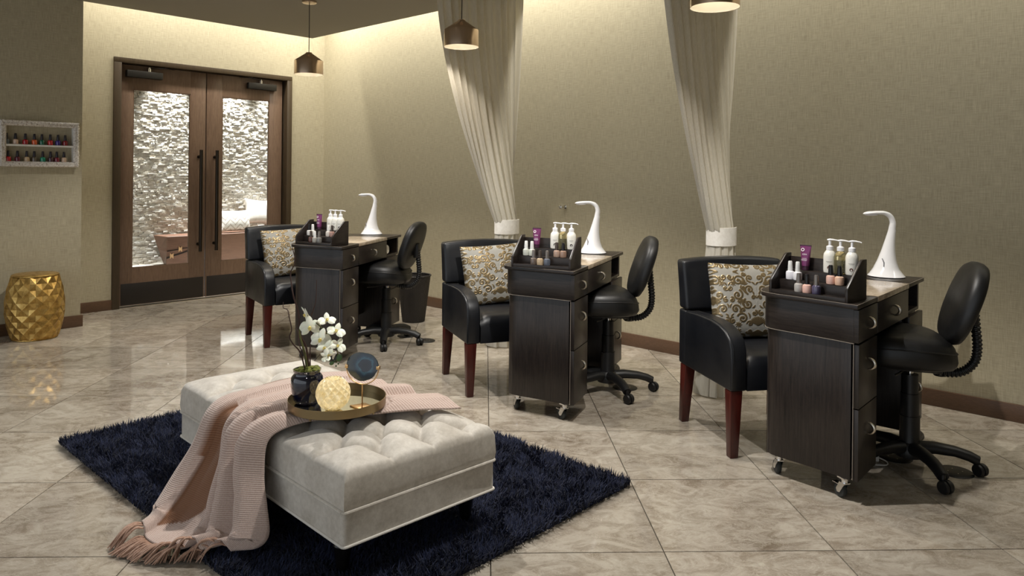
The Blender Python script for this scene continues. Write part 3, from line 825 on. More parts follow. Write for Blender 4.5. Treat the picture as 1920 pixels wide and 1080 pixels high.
# damask cushions: raised metallic scrolls on silver cloth
def damask(n):
    A, B = np.meshgrid(np.linspace(-1, 1, n), np.linspace(-1, 1, n)); tri = lambda q: 1 - np.abs((np.abs(q) % 2) - 1)
    X = tri(A * 1.45); B = 2 * tri((B * 1.35 + 1.0) / 2 + 2) - 1; best = np.full(A.shape, 9.0)
    def stroke(pts, w):
        nonlocal best
        for (x, y), ww in zip(pts, w):
            d = np.hypot(X - x, B - y) - ww
            np.minimum(best, d, out=best)
    def spiral(cx, cy, r, a0, turns, w, sgn=1):
        k = np.linspace(0, 1, 60); rr = r * (1 - .86 * k); a = math.radians(a0) + sgn * 2 * math.pi * turns * k
        stroke(list(zip(cx + rr * np.cos(a), cy + rr * np.sin(a))), w * (1.05 - .35 * k)); stroke([(cx + rr[-1] * math.cos(a[-1]), cy + rr[-1] * math.sin(a[-1]))], [w * 1.7])
    def leaf(x0, y0, x1, y1, w, bend=.12):
        k = np.linspace(0, 1, 30); dx, dy = x1 - x0, y1 - y0
        px = x0 + dx * k - dy * bend * np.sin(math.pi * k); py = y0 + dy * k + dx * bend * np.sin(math.pi * k)
        stroke(list(zip(px, py)), w * np.sin(math.pi * np.clip(k * .92 + .06, 0, 1)) ** .8)
    for c in ((.60, .66, .21, 200, 1.35, .034, -1), (.24, .34, .17, -60, 1.3, .032, 1), (.68, .16, .19, 120, 1.3, .034, 1), (.34, -.16, .19, 60, 1.35, .034, -1),
              (.78, -.34, .17, 210, 1.3, .032, -1), (.18, .76, .14, 270, 1.2, .028, 1), (.56, -.66, .19, 30, 1.3, .034, 1), (.88, .80, .12, 180, 1.1, .028, 1), (.92, .40, .10, 0, 1.1, .024, -1), (.13, -.48, .11, 120, 1.1, .026, 1),
              (.46, .42, .09, 40, 1.1, .024, -1), (.90, -.02, .10, 90, 1.1, .026, 1), (.52, -.38, .10, 300, 1.1, .024, 1), (.90, -.74, .12, 90, 1.2, .028, -1), (.30, -.86, .11, 10, 1.2, .026, 1), (.38, .92, .09, 200, 1.1, .024, 1), (.12, .06, .09, 180, 1.1, .022, -1)): spiral(*c)
    for a in range(-10, 100, 14): leaf(.02, -.92, .02 + .36 * math.cos(math.radians(90 - a * .8)) * .9, -.92 + .32 * math.sin(math.radians(90 - a * .8)) + .02, .028)
    for a in range(10, 180, 22): leaf(.44, .52, .44 + .17 * math.cos(math.radians(a)), .52 + .19 * math.sin(math.radians(a)), .020)
    for a in range(200, 350, 24): leaf(.52, .0, .52 + .20 * math.cos(math.radians(a)), .0 + .22 * math.sin(math.radians(a)), .020)
    for a in range(0, 360, 45): leaf(.80, .58, .80 + .12 * math.cos(math.radians(a)), .58 + .12 * math.sin(math.radians(a)), .018); leaf(.70, -.88, .70 + .12 * math.cos(math.radians(a)), -.88 + .11 * math.sin(math.radians(a)), .018)
    for x0, y0, x1, y1 in ((.0, .12, .0, .42), (.0, -.40, .0, -.08), (.02, .52, .14, .62), (.45, .85, .30, .96), (.55, .92, .75, .98), (.88, .60, .97, .48), (.92, -.15, .97, -.30), (.86, -.50, .96, -.62), (.30, -.66, .36, -.46), (.1, .16, .16, .3), (.4, .22, .5, .34), (.62, -.14, .72, -.06), (.2, -.3, .08, -.2)): leaf(x0, y0, x1, y1, .028)
    return np.clip(.62 - best / .034, 0, 1)
ND = 150
DAM = damask(ND)
pat = lambda a, b: float(DAM[int(round((b + 1) / 2 * (ND - 1))), int(round((a + 1) / 2 * (ND - 1)))])
M['damask'] = mat_attr('damask', 'pat', [(.35, srgb(156, 153, 145)), (.6, srgb(140, 122, 90))], .6, [(.4, g3(0)), (.6, g3(.65))], [(.4, g3(.75)), (.6, g3(.33))], .6)
pme = pillow_mesh(.435, .385, .14, ND, pat, .05)
for k in range(3):
    p = link('damask_cushion', pme, M['damask']) if k == 0 else p0.copy()
    if k == 0: p0 = p
    else: COL.objects.link(p)
    p.matrix_world = CMAT[k] @ Matrix.Translation((.012, .072, .664)) @ Matrix.Rotation(math.radians(-15), 4, 'X') @ Matrix.Rotation(math.radians(-3 if k else 2), 4, 'Y')
    tag(p, 'cream cushion with gold damask scrolls on the armchair ' + ['nearest the camera', 'at the middle desk', 'nearest the doors'][k], 'cushion', 'damask cushions')

# ================================================================== TASK CHAIRS
def pad(mb, rx, ry, prof, m, n=40, sq=2.6):
    vs_ = []
    for s, z in prof:
        for k in range(n):
            a = 2 * math.pi * k / n; c, s_ = math.cos(a), math.sin(a)
            r = (abs(c) ** sq + abs(s_) ** sq) ** (-1 / sq)
            vs_.append(tuple(m @ Vector((rx * r * c * s, ry * r * s_ * s, z))))
    fs_ = [(j * n + k, j * n + (k + 1) % n, (j + 1) * n + (k + 1) % n, (j + 1) * n + k) for j in range(len(prof) - 1) for k in range(n)]
    fs_ += [tuple(range(n))[::-1], tuple(range((len(prof) - 1) * n, len(prof) * n))]
    return mb.add(vs_, fs_)
def make_task():
    t = thing('task_chair', 'x', 'chair', group='technician task chairs')
    mb = pad(MB(), .215, .215, [(.4, .468), (.8, .470), (.93, .480), (.985, .500), (1.0, .532), (.985, .562), (.94, .588), (.86, .606), (.7, .618), (.45, .624), (.15, .625)], Matrix.Identity(4))
    # waterfall front and back, gentle saddle
    mb.v = [(x, y, z - (.035 * (abs(y) / .215) ** 3 if z > .5 else .012 * (abs(y) / .215) ** 3) + .006 * (x / .215) ** 2) for x, y, z in mb.v]
    mb.v = [(x, y - .035, z) for x, y, z in mb.v]
    st = mb.build('seat', M['vinyl'], t, ang=70)
    MB().tube([(.212 * math.cos(a) * (abs(math.cos(a)) ** 2.6 + abs(math.sin(a)) ** 2.6) ** (-1 / 2.6), .212 * math.sin(a) * (abs(math.cos(a)) ** 2.6 + abs(math.sin(a)) ** 2.6) ** (-1 / 2.6) - .035, .567 - .033 * abs(math.sin(a)) ** 3) for a in np.linspace(0, 2 * math.pi, 49)], .003, 6, cap=False).build('piping', M['vinyl'], st)
    MB().box(-.10, -.11, .452, .10, .11, .468).build('seat_plate', M['plastic'], t, bevel=.006)
    bmx = Matrix.Translation((0, .205, .755)) @ Matrix.Rotation(math.radians(-19), 4, 'X') @ Matrix.Rotation(math.pi / 2, 4, 'X')
    mb = pad(MB(), .178, .190, [(.3, .046), (.7, .043), (.9, .033), (.98, .018), (1.0, .002), (1.0, -.004)], bmx)
    bk = mb.build('backrest', M['vinyl'], t, ang=70)
    mb = pad(MB(), .178, .190, [(1.0, -.004), (1.0, -.012), (.97, -.024), (.85, -.032), (.5, -.036), (.2, -.037)], bmx)
    mb.build('back_shell', M['plastic'], bk, ang=70)
    MB().box(-.028, .222, .66, .028, .262, .77).build('back_bracket', M['plastic'], bk, bevel=.008)
    path = bez([(0, .06, .456), (0, .14, .440), (0, .205, .450), (0, .250, .495), (0, .262, .560), (0, .256, .640), (0, .248, .72)], 110)
    MB().tube(path, [.0165 if (i // 2) % 2 else .0205 for i in range(110)], 14).build('bellows_bar', M['plastic'], t, ang=25)
    MB().lathe([(.008, 0), (.008, .014), (.026, .014), (.029, .019), (.029, .030), (.026, .034)], 16, Matrix.Translation((-.05, .13, .446)) @ Matrix.Rotation(math.pi, 4, 'X')).build('knob', M['plastic'], t)
    MB().lathe([(.048, .060), (.048, .10), (.043, .115), (.042, .12), (.042, .235), (.038, .236), (.038, .335), (.034, .336), (.034, .42)], 24).build('column', M['plastic'], t)
    MB().lathe([(.014, .42), (.014, .455)], 16).build('gas_rod', M['chrome'], t)
    MB().tube([(.02, -.02, .447), (.10, -.06, .442), (.17, -.09, .447)], .005, 8).build('lever', M['plastic'], t)
    MB().lathe([(.040, .050), (.062, .055), (.066, .075), (.060, .105), (.046, .118)], 24).build('hub', M['plastic'], t)
    for k in range(5):
        a = 2 * math.pi * k / 5 + math.radians(18)
        c, s = math.cos(a), math.sin(a)
        P = [(.03, .092), (.10, .100), (.18, .094), (.235, .080), (.268, .064)]
        arm = MB().tube([(c * r, s * r, z) for r, z in P], [.036, .033, .029, .027, .025], 12, flat=[.85, .8, .8, .85, .9]).build('base_arm', M['plastic'], t, ang=60)
        mt = Matrix.Translation((c * .268, s * .268, 0)) @ Matrix.Rotation(a + math.radians([20, -50, 70, 10, -30][k]), 4, 'Z')
        cs = MB()
        for w in (-1, 1):
            cs.lathe([(.006, -.009), (.024, -.009), (.0275, -.004), (.0275, .004), (.024, .009), (.006, .009)], 20, mt @ Matrix.Translation((.012, w * .013, .0275)) @ Matrix.Rotation(math.pi / 2, 4, 'X'))
        cs.build('caster_wheel', M['plastic'], arm)
        h = MB(); hood = [(.030 * math.cos(q), .030 * math.sin(q)) for q in np.linspace(-.1, math.pi * 1.02, 14)]
        hood = [(x, z) for x, z in hood] + [(-.018, -.006), (.018, .0)]
        h.prism(hood, -.005, .005, mt @ Matrix.Translation((.012, 0, .0275)) @ Matrix.Rotation(math.pi / 2, 4, 'X'))
        h.lathe([(.009, .050), (.009, .075)], 10, mt); h.build('caster_hood', M['plastic'], arm)
    return t
TC = [((-.935, 3.655), 24, 'black task chair with bellows back bar at the desk nearest the camera'),
      ((-2.600, 3.665), 42, 'black task chair with bellows back bar at the middle desk'),
      ((-4.540, 3.480), 30, 'black task chair at the desk nearest the doors, seen from behind')]
tk0 = make_task()
for k, ((x, y), back, lab) in enumerate(TC):
    o = tk0 if k == 0 else copy_tree(tk0)
    o.location = (x, y, 0); o.rotation_euler = (0, 0, math.radians(back - 90)); o['label'] = lab

# ---- floor boxes, adapter, basket, towel, wall hook
for k, (x, y, lab) in enumerate([(-.770, 3.735, 'round black floor box lid right of the nearest task chair column'), (-1.015, 3.733, 'round black floor box lid under the desk nearest the camera'),
                                 (-2.551, 3.780, 'round black floor box lid below the middle task chair'), (-4.375, 3.735, 'round black floor box lid under the caster of the farthest task chair'),
                                 (-4.615, 3.740, 'round black floor box lid behind the farthest task chair column')]):
    t = thing('floor_box', lab, 'floor box', (x, y, .0005), 0, 'round floor boxes')
    MB().lathe([(.074, 0), (.074, .002), (.071, .004), (.02, .0042)], 32).build('lid', M['socket'], t)
    for q in range(4):
        a = q * math.pi / 2 + .6
        MB().lathe([(.0028, .0042), (.0022, .0052)], 8, Matrix.Translation((.03 * math.cos(a), .03 * math.sin(a), 0))).build('screw', M['nickel'], t)
t = thing('power_adapter', 'white power adapter with cable on the floor under the nearest desk', 'adapter', (-1.085, 3.62, 0), math.radians(30))
MB().box(-.03, -.018, 0, .03, .018, .03).build('housing', M['white_paint'], t, bevel=.004)
MB().tube(bez([(.03, 0, .015), (.06, -.02, .006), (.05, -.06, .005), (.0, -.07, .005), (-.05, -.05, .006), (-.09, -.02, .006), (-.10, .05, .03)], 40), .003, 6).build('cable', M['white_paint'], t)
M['wicker'] = NT('wicker')
_t = M['wicker']; _w = _t.n('ShaderNodeTexWave'); _w.inputs['Scale'].default_value = 40; _t.l(_t.obj((1, 1, 1)), _w.inputs['Vector'])
_t.set(base=srgb(34, 29, 25), rough=.6); _t.bump(_w.outputs['Fac'], .4, .003); M['wicker'] = _t.m
t = thing('waste_basket', 'dark woven waste basket behind the desk nearest the doors', 'basket', (-5.04, 4.16, 0))
def wk(u, v):
    a = 2 * math.pi * u; r = .098 + .048 * v + .0022 * math.sin(48 * a / 2) * (1 if int(v * 36 + .5) % 2 else -1)
    return (r * math.cos(a), r * math.sin(a), .002 + .40 * v)
MB().grid(wk, 144, 37, True).build('woven_wall', M['wicker'], t, recalc=False)
MB().lathe([(.097, 0), (.097, .006)], 32).build('bottom', M['wicker'], t)
MB().tube([(.147 * math.cos(a), .147 * math.sin(a), .405) for a in np.linspace(0, 2 * math.pi, 41)], .007, 8, cap=False).build('rim', M['wicker'], t)
M['towel'] = mat_fabric('towel', srgb(206, 200, 184), srgb(236, 232, 220), 160, .95, .3)
sp = []
tw = MB()
for th, r in ((0, .036),):
    tw.lathe([(.010, -.11), (.030, -.112), (.037, -.104), (.037, .104), (.030, .112), (.010, .11)], 24, Matrix.Rotation(math.pi / 2, 4, 'Y') @ Matrix.Translation((0, 0, 0)))
o = tw.build('rolled_towel', M['towel']); tag(o, 'rolled white towel in the open cubby of the desk nearest the doors', 'towel')
on_desk(o, 2, -.135, .876, .697)
t = thing('curtain_hook', 'small chrome tieback knob on the wall beside the middle desk lamp', 'hook', (-3.809, YR, 1.038))
MB().lathe([(.016, 0), (.016, .004), (.006, .006), (.006, .045), (.014, .050), (.019, .060), (.016, .070), (.006, .075)], 18, Matrix.Rotation(math.pi / 2, 4, 'X')).build('knob', M['chrome'], t)

# ================================================================== PENDANT LAMPS
PEND = [((-1.69, 3.23), 2.110, 'copper pendant lamp over the desk nearest the camera, cut by the top edge'),
        ((-3.60, 3.36), 2.150, 'copper pendant lamp over the middle desk, in front of the curtain'),
        ((-5.34, 3.275), 2.105, 'copper pendant lamp nearest the wooden doors')]
M['shade_in'] = plain('shade_lining', srgb(240, 234, 222), .6)
M['bulb'] = NT('bulb_glow').set(base=(1, 1, 1, 1), emit=(1, .88, .70, 1), emits=14).m
for (x, y), zb, lab in PEND:
    t = thing('pendant_lamp', lab, 'pendant lamp', (x, y, zb), 0, 'copper pendant lamps')
    MB().lathe([(.1165, 0), (.1165, .110), (.1155, .113), (.030, .172), (.024, .178), (.024, .182)], 40, cap0=False).build('shade', M['copper'], t, recalc=False)
    MB().lathe([(.1150, .0005), (.1150, .110), (.030, .165), (.006, .168)], 40, cap0=False).build('shade_lining', M['shade_in'], t, recalc=False)
    MB().lathe([(.1165, 0), (.1150, 0.0005)], 40, cap0=False, cap1=False).build('rim', M['copper'], t, recalc=False)
    MB().lathe([(.017, .135), (.017, .166)], 16).build('lamp_holder', M['white_paint'], t)
    MB().ball((0, 0, .118), (.026, .026, .030), 18, 12).build('bulb', M['bulb'], t)
    MB().tube([(0, 0, .18), (0.002, 0, .182 + (ZC - zb - .182) * .5), (0, 0, ZC - zb - .02)], .0032, 8).build('cord', M['plastic'], t)
    MB().lathe([(.004, -.022), (.056, -.018), (.060, -.014), (.060, 0)], 28, Matrix.Translation((0, 0, ZC - zb))).build('canopy', M['copper'], t)
    l = bpy.data.lights.new('pendant_light', 'SPOT'); l.energy = 26; l.color = WARM; l.shadow_soft_size = .022; l.spot_size = math.radians(108); l.spot_blend = .45
    lo = bpy.data.objects.new('pendant_light', l); COL.objects.link(lo); lo.parent = t; lo.location = (0, 0, .083)

# ================================================================== CURTAINS
M['curtain'] = NT('sheer_curtain')
_t = M['curtain']; _v = _t.obj((30, 30, 1.2)); _n = _t.noise(_v, 8, 3)
_t.set(base=_t.ramp(_n, [(.3, srgb(214, 209, 196)), (.7, srgb(236, 232, 222))]), rough=.85, sheen=.2)
_tr = _t.n('ShaderNodeBsdfTranslucent'); _tr.inputs[0].default_value = srgb(206, 200, 184)
_mx = _t.n('ShaderNodeMixShader'); _mx.inputs[0].default_value = .48
_t.l(_t.b.outputs[0], _mx.inputs[1]); _t.l(_tr.outputs[0], _mx.inputs[2]); _t.l(_mx.outputs[0], _t.out.inputs[0])
M['curtain'] = _t.m
def curtain(xc, by, bx, zt, label, seed):
    t = thing('curtain', label, 'curtain', (xc, 4.2, 0), 0, 'tied cream curtains')
    r = random.Random(seed); ph = [r.uniform(0, 6.28) for _ in range(6)]
    nu, nv = 170, 64; NP = 11
    top0, top1 = 3.30, 4.205
    def pos(u, v):
        z = ZC - .012 - (ZC - .022) * v
        # u=0 room side, u=1 wall side
        if z >= zt:
            k = (ZC - z) / (ZC - zt)
            e = k ** 1.75 * (1 - u) + (k ** 1.6) * u
            yt = top0 + (top1 - top0) * u
            ang = math.pi * (u - .5) * 1.75
            yb = by + .088 * math.sin(ang) ; xb = bx - .02 + .066 * math.cos(ang)
            y = yt + (yb - yt) * e; x = xc + (xb - xc) * k ** 2
            amp = .030 * (1 - k) + .008 * k
        else:
            k = (zt - z) / zt
            ang = math.pi * (u - .5) * 1.75
            sp_ = 1 + .55 * k ** .8
            y = by + .088 * math.sin(ang) * sp_; x = bx - .02 + .066 * math.cos(ang) * sp_ - .03 * k
            amp = .008 + .022 * k
        w = 2 * math.pi * NP * u
        x += amp * math.sin(w + .5 * math.sin(3.1 * u + ph[0]) + .3 * math.sin(4 * v + ph[1])) + amp * .35 * math.sin(2.3 * w + ph[2])
        y += amp * .35 * math.sin(w * 1.0 + ph[3] + 1.2)
        return (x - xc, y - 4.2, z)
    mb = MB().grid(pos, nu, nv); mb.build('cloth', M['curtain'], t, recalc=False, ang=180)
    ring = [(.080 * math.cos(a), .100 * math.sin(a)) for a in np.linspace(0, 2 * math.pi, 40, endpoint=False)]
    band = MB()
    vs_ = [(bx - xc + x * s - .02, by - 4.2 + y * s, zt + dz) for s, dz in ((1.0, -.055), (1.05, -.054), (1.05, .054), (1.0, .055)) for x, y in ring]
    band.add(vs_, [(j * 40 + i, j * 40 + (i + 1) % 40, (j + 1) * 40 + (i + 1) % 40, (j + 1) * 40 + i) for j in range(3) for i in range(40)])
    band.build('tieback', M['white_cloth'], t, recalc=False, ang=50)
    MB().box(-.012, top0 - 4.2 - .03, ZC - .014, .012, .005, ZC).build('track', M['white_paint'], t)
    return t
curtain(-3.81, 4.075, -3.82, .905, 'cream curtain tied back between the farthest and middle stations', 3)
curtain(-2.04, 4.085, -2.06, .945, 'cream curtain tied back between the middle and nearest stations', 11)

# ================================================================== POLISH DISPLAY ON THE LEFT WALL
M['distressed'] = NT('distressed_white')
_t = M['distressed']; _n = _t.noise(_t.obj(), 85, 5, .75)
_t.set(base=_t.ramp(_n, [(.36, srgb(120, 98, 76)), (.44, srgb(206, 198, 188)), (.7, srgb(236, 232, 226))]), rough=.6); _t.bump(_n, .5, .004); M['distressed'] = _t.m
dsp = thing('polish_display', 'white distressed wall frame with two shelves of nail polish', 'shelf', (XL, 1.725, 1.505))
y0, y1, z0, z1 = -.273, .273, -.181, .181
def frame_side(p0, p1, inw, w=.042):
    p0, p1, inw = Vector(p0), Vector(p1), Vector(inw)
    prof = [(0, .058), (.0, .066), (.005, .074), (.013, .076), (.020, .071), (.027, .074), (.034, .070), (.042, .060)]
    nn = 70; ln = (p1 - p0).length; ax = (p1 - p0).normalized(); mb = MB(); rr = random.Random(int(ln * 999) + int(p0.z * 77))
    for i in range(nn):
        for q, (d, x) in enumerate(prof):
            tt = i / (nn - 1) * ln; dd = min(max(d, 0), w)
            lo = d; tcl = min(max(tt, lo), ln - lo)
            j = rr.uniform(-.0028, .0028) if 0 < q < 7 else rr.uniform(-.0015, .0015)
            b = p0 + ax * tcl + inw * d
            mb.v.append((x + j, b.y + (j if q == 1 else 0), b.z + (j if q == 1 else 0)))
    k = len(prof)
    mb.f += [(i * k + q, i * k + q + 1, (i + 1) * k + q + 1, (i + 1) * k + q) for i in range(nn - 1) for q in range(k - 1)]
    return mb
for a, b, i in (((0, y0, z1), (0, y1, z1), (0, 0, -1)), ((0, y1, z1), (0, y1, z0), (0, -1, 0)), ((0, y1, z0), (0, y0, z0), (0, 0, 1)), ((0, y0, z0), (0, y0, z1), (0, 1, 0))):
    frame_side(a, b, i).build('frame_moulding', M['distressed'], dsp, ang=20)
for a, b, c, d in ((y0 + .002, y0 + .036, z0 + .002, z1 - .002), (y1 - .036, y1 - .002, z0 + .002, z1 - .002)):
    MB().box(0, a, c, .062, b, d).build('side_board', M['white_paint'], dsp)
for c, d in ((z0 + .002, z0 + .038), (z1 - .038, z1 - .002), (-.020, -.006)):
    MB().box(0, y0 + .036, c, .062, y1 - .036, d).build('shelf_board', M['white_paint'], dsp)
UP = [((86, 96, 102), 'slate grey'), ((216, 184, 160), 'nude'), ((170, 14, 32), 'crimson'), ((222, 96, 44), 'orange'), ((14, 104, 80), 'teal green'), ((196, 26, 34), 'bright red'), ((50, 30, 130), 'violet'), ((140, 12, 26), 'dark red')]
LO = [((190, 22, 34), 'red'), ((96, 24, 44), 'plum'), ((196, 168, 132), 'beige'), ((92, 82, 70), 'olive grey'), ((10, 132, 100), 'emerald green'), ((66, 34, 46), 'aubergine'), ((112, 18, 42), 'wine'), ((206, 176, 150), 'pale beige')]
for row, zz, pxs, lab in ((UP, -.0055, (14, 30, 48, 65, 79, 95, 110, 124), 'upper'), (LO, -.1425, (17, 34, 51, 65, 81, 96, 108, 122), 'lower')):
    for (c, nm), px in zip(row, pxs):
        y = 1.502 + (px - 14) * (1.906 - 1.502) / 110.0
        polish(nm + ' nail polish on the ' + lab + ' shelf of the wall display', Matrix.Translation((XL + .034, y, 1.505 + zz)), c, (30, 24, 34), 1.08, 'nail polishes in the wall display')

# ================================================================== GOLD GARDEN STOOL
M['gold'] = NT('gold_leaf')
_t = M['gold']; _n = _t.noise(_t.obj(), 16, 6, .7)
_t.set(base=_t.ramp(_n, [(.3, srgb(136, 102, 48)), (.55, srgb(204, 168, 98)), (.75, srgb(232, 204, 138))]), rough=_t.ramp(_n, [(.3, g3(.45)), (.7, g3(.26))]), metal=.9); _t.bump(_n, .2, .003); M['gold'] = _t.m
gs = thing('garden_stool', 'gold barrel stool with diamond facets below the polish display', 'stool', (-6.57, 1.655, 0))
NS, RW = 14, 10
zs = [.012 + .47 * j / RW for j in range(RW + 1)]
def rs(z): u = (z - .012) / .47; return .150 + .052 * math.sin(math.pi * (u * .88 + .06)) ** .9
def node(j, a, dr=0):
    r = rs(zs[j]) + dr; return (r * math.cos(2 * math.pi * a / NS), r * math.sin(2 * math.pi * a / NS), zs[j])
mb = MB()
for j in range(-1, RW):
    for k in range(NS):
        a = k + (j % 2) * .5
        cj = j + 1
        b = node(j, a) if j >= 0 else None
        t_ = node(j + 2, a) if j + 2 <= RW else None
        l, r = node(cj, a - .5), node(cj, a + .5); c = node(cj, a, -.012)
        if b and t_: mb.add([b, r, t_, l, c], [(0, 1, 4), (1, 2, 4), (2, 3, 4), (3, 0, 4)])
        elif t_: mb.add([l, r, t_, c], [(1, 2, 3), (2, 0, 3), (0, 1, 3)])
        elif b: mb.add([l, b, r, c], [(0, 1, 3), (1, 2, 3), (2, 0, 3)])
mb.build('faceted_body', M['gold'], gs, smooth=False, recalc=False)
MB().lathe([(.152, .480), (.160, .484), (.160, .492), (.152, .497), (.05, .499)], 40).build('seat_top', M['gold'], gs)
MB().lathe([(.150, 0), (.155, .004), (.154, .013)], 40).build('foot_ring', M['gold'], gs)

# ================================================================== RUG
RX0, RX1, RY0, RY1 = -3.93, -1.715, 1.09, 2.60
rug = thing('shag_rug', 'navy blue shaggy rug under the tufted ottoman', 'rug', ((RX0 + RX1) / 2, (RY0 + RY1) / 2, 0))
hx, hy = (RX1 - RX0) / 2, (RY1 - RY0) / 2
M['rug_back'] = plain('rug_backing', srgb(20, 23, 38), .95)
MB().box(-hx + .015, -hy + .015, .001, hx - .015, hy - .015, .012).build('backing', M['rug_back'], rug)
M['pile'] = NT('shag_pile')
_t = M['pile']; _at = _t.n('ShaderNodeAttribute', attribute_name='tone')
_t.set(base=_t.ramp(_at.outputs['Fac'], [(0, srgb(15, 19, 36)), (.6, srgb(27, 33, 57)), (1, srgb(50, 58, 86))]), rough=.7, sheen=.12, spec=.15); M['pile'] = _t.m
NBL = 150000
bx_, by_ = rng.uniform(-hx, hx, NBL), rng.uniform(-hy, hy, NBL)
def lowf(x, y, s):
    return np.sin(x * 7.1 * s + 3 * np.sin(y * 4.3 * s)) * np.sin(y * 8.3 * s + 2.2 * np.sin(x * 5.1 * s + 1))
ang = lowf(bx_, by_, 1.6) * 2.4 + lowf(bx_ + 3, by_ + 1, 4.3) * 1.4 + rng.normal(0, 1.1, NBL)
ln = rng.uniform(.030, .048, NBL); lean = np.clip(rng.normal(.62, .25, NBL), .1, 1.2)
edge = np.minimum(np.minimum(bx_ + hx, hx - bx_), np.minimum(by_ + hy, hy - by_))
dx, dy = np.cos(ang), np.sin(ang)
wid = rng.uniform(.0013, .0024, NBL)
px_, py_ = -dy * wid, dx * wid
m_h = ln * .55 * np.cos(lean * .5); m_d = ln * .55 * np.sin(lean * .5); t_h = m_h + ln * .5 * np.cos(lean * 1.35); t_d = m_d + ln * .5 * np.sin(lean * 1.35)
V = np.zeros((NBL, 5, 3)); zb_ = .008
V[:, 0] = np.stack([bx_ - px_, by_ - py_, np.full(NBL, zb_)], 1); V[:, 1] = np.stack([bx_ + px_, by_ + py_, np.full(NBL, zb_)], 1)
V[:, 2] = np.stack([bx_ + dx * m_d + px_, by_ + dy * m_d + py_, zb_ + m_h], 1); V[:, 3] = np.stack([bx_ + dx * m_d - px_, by_ + dy * m_d - py_, zb_ + m_h], 1)
V[:, 4] = np.stack([bx_ + dx * t_d, by_ + dy * t_d, zb_ + np.maximum(t_h, .006)], 1)
me = bpy.data.meshes.new('pile'); me.vertices.add(NBL * 5); me.vertices.foreach_set('co', V.astype(np.float32).ravel())
idx = np.arange(NBL)[:, None] * 5
loops = np.concatenate([idx + np.array([[0, 1, 2, 3]]), idx + np.array([[3, 2, 4]])], 1).ravel()
me.loops.add(NBL * 7); me.loops.foreach_set('vertex_index', loops.astype(np.int32))
me.polygons.add(NBL * 2)
st = np.stack([np.arange(NBL) * 7, np.arange(NBL) * 7 + 4], 1).ravel(); me.polygons.foreach_set('loop_start', st.astype(np.int32))
me.update(calc_edges=True); me.validate()
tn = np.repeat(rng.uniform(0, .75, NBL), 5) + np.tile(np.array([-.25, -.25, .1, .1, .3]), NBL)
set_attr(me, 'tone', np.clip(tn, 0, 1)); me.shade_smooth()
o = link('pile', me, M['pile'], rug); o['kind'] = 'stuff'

# ================================================================== OTTOMAN
OL, OWD, OA = 1.315, .625, math.radians(-2.7)
ex, ey = Vector((math.cos(OA), math.sin(OA))), Vector((-math.sin(OA), math.cos(OA)))
oc = Vector((-1.888, 1.295)) - ex * OL / 2 + ey * OWD / 2
OTM = Matrix.Translation((oc.x, oc.y, 0)) @ Matrix.Rotation(OA, 4, 'Z')
ot = thing('tufted_ottoman', 'long grey velvet ottoman with button-tufted top and black legs', 'ottoman'); ot.matrix_world = OTM
M['velvet'] = NT('grey_velvet')
_t = M['velvet']; _a = _t.noise(_t.obj((1, 1, 1)), 55, 5, .7); _b = _t.noise(_t.obj(), 9, 4, .6)
_c = _t.mix(.45, _t.ramp(_a, [(.3, srgb(160, 152, 140)), (.7, srgb(206, 200, 190))]), _t.ramp(_b, [(.3, srgb(160, 151, 138)), (.7, srgb(210, 205, 196))]))
_t.set(base=_c, rough=.6, sheen=.55, spec=.3); _t.bump(_a, .15, .002); M['velvet'] = _t.m
hX, hY = OL / 2, OWD / 2
BT = []
for r in range(6):
    yy = -hY + .10 + .085 * r
    xx = hX - (.195 if r % 2 == 0 else .0875)
    while xx > -hX + .06: BT.append((xx, yy)); xx -= .215
SEG = []
for i, p in enumerate(BT):
    for q in BT[i + 1:]:
        if abs(abs(p[0] - q[0]) - .1075) < .02 and abs(abs(p[1] - q[1]) - .085) < .02: SEG.append((p, q))
for p in BT:
    if p[1] < -hY + .11: SEG.append((p, (p[0], -hY)))
    if p[1] > hY - .11: SEG.append((p, (p[0], hY)))
    if p[0] > hX - .12: SEG.append((p, (hX, p[1])))
    if p[0] < -hX + .13: SEG.append((p, (-hX, p[1])))
def spaced(h, n, fine=10, r=.022):
    e = [r * (1 - math.cos(math.pi / 2 * k / fine)) for k in range(fine)]
    mid = list(np.linspace(-h + r, h - r, n)); return [-h + q for q in e] + mid + [h - q for q in e[::-1]]
gx, gy = np.array(spaced(hX, 190)), np.array(spaced(hY, 90))
GX, GY = np.meshgrid(gx, gy)
db = np.full(GX.shape, 9.0)
for p in BT: db = np.minimum(db, np.hypot(GX - p[0], GY - p[1]))
ds = np.full(GX.shape, 9.0)
for (ax_, ay_), (bx2, by2) in SEG:
    vx, vy = bx2 - ax_, by2 - ay_; tt = np.clip(((GX - ax_) * vx + (GY - ay_) * vy) / (vx * vx + vy * vy), 0, 1)
    ds = np.minimum(ds, np.hypot(GX - ax_ - vx * tt, GY - ay_ - vy * tt))
de = np.minimum(hX - np.abs(GX), hY - np.abs(GY))
k1, k2 = np.clip((hX - np.abs(GX)) / .022, 0, 1), np.clip((hY - np.abs(GY)) / .022, 0, 1)
rnd = .024 * (np.sqrt(1 - (1 - k1) ** 2) * np.sqrt(1 - (1 - k2) ** 2))
HZ = .354 + rnd + .022 * np.clip(de / .12, 0, 1) ** .8
fade = np.clip(de / .07, 0, 1)
HZ = HZ + .016 * fade * (1 - np.exp(-(ds / .024) ** 1.3)) - .040 * np.exp(-(db / .028) ** 1.1) - .012 * np.exp(-ds / .006) * (.25 + .75 * fade)
ny_, nx_ = GX.shape
vs_ = list(zip(GX.ravel().tolist(), GY.ravel().tolist(), HZ.ravel().tolist()))
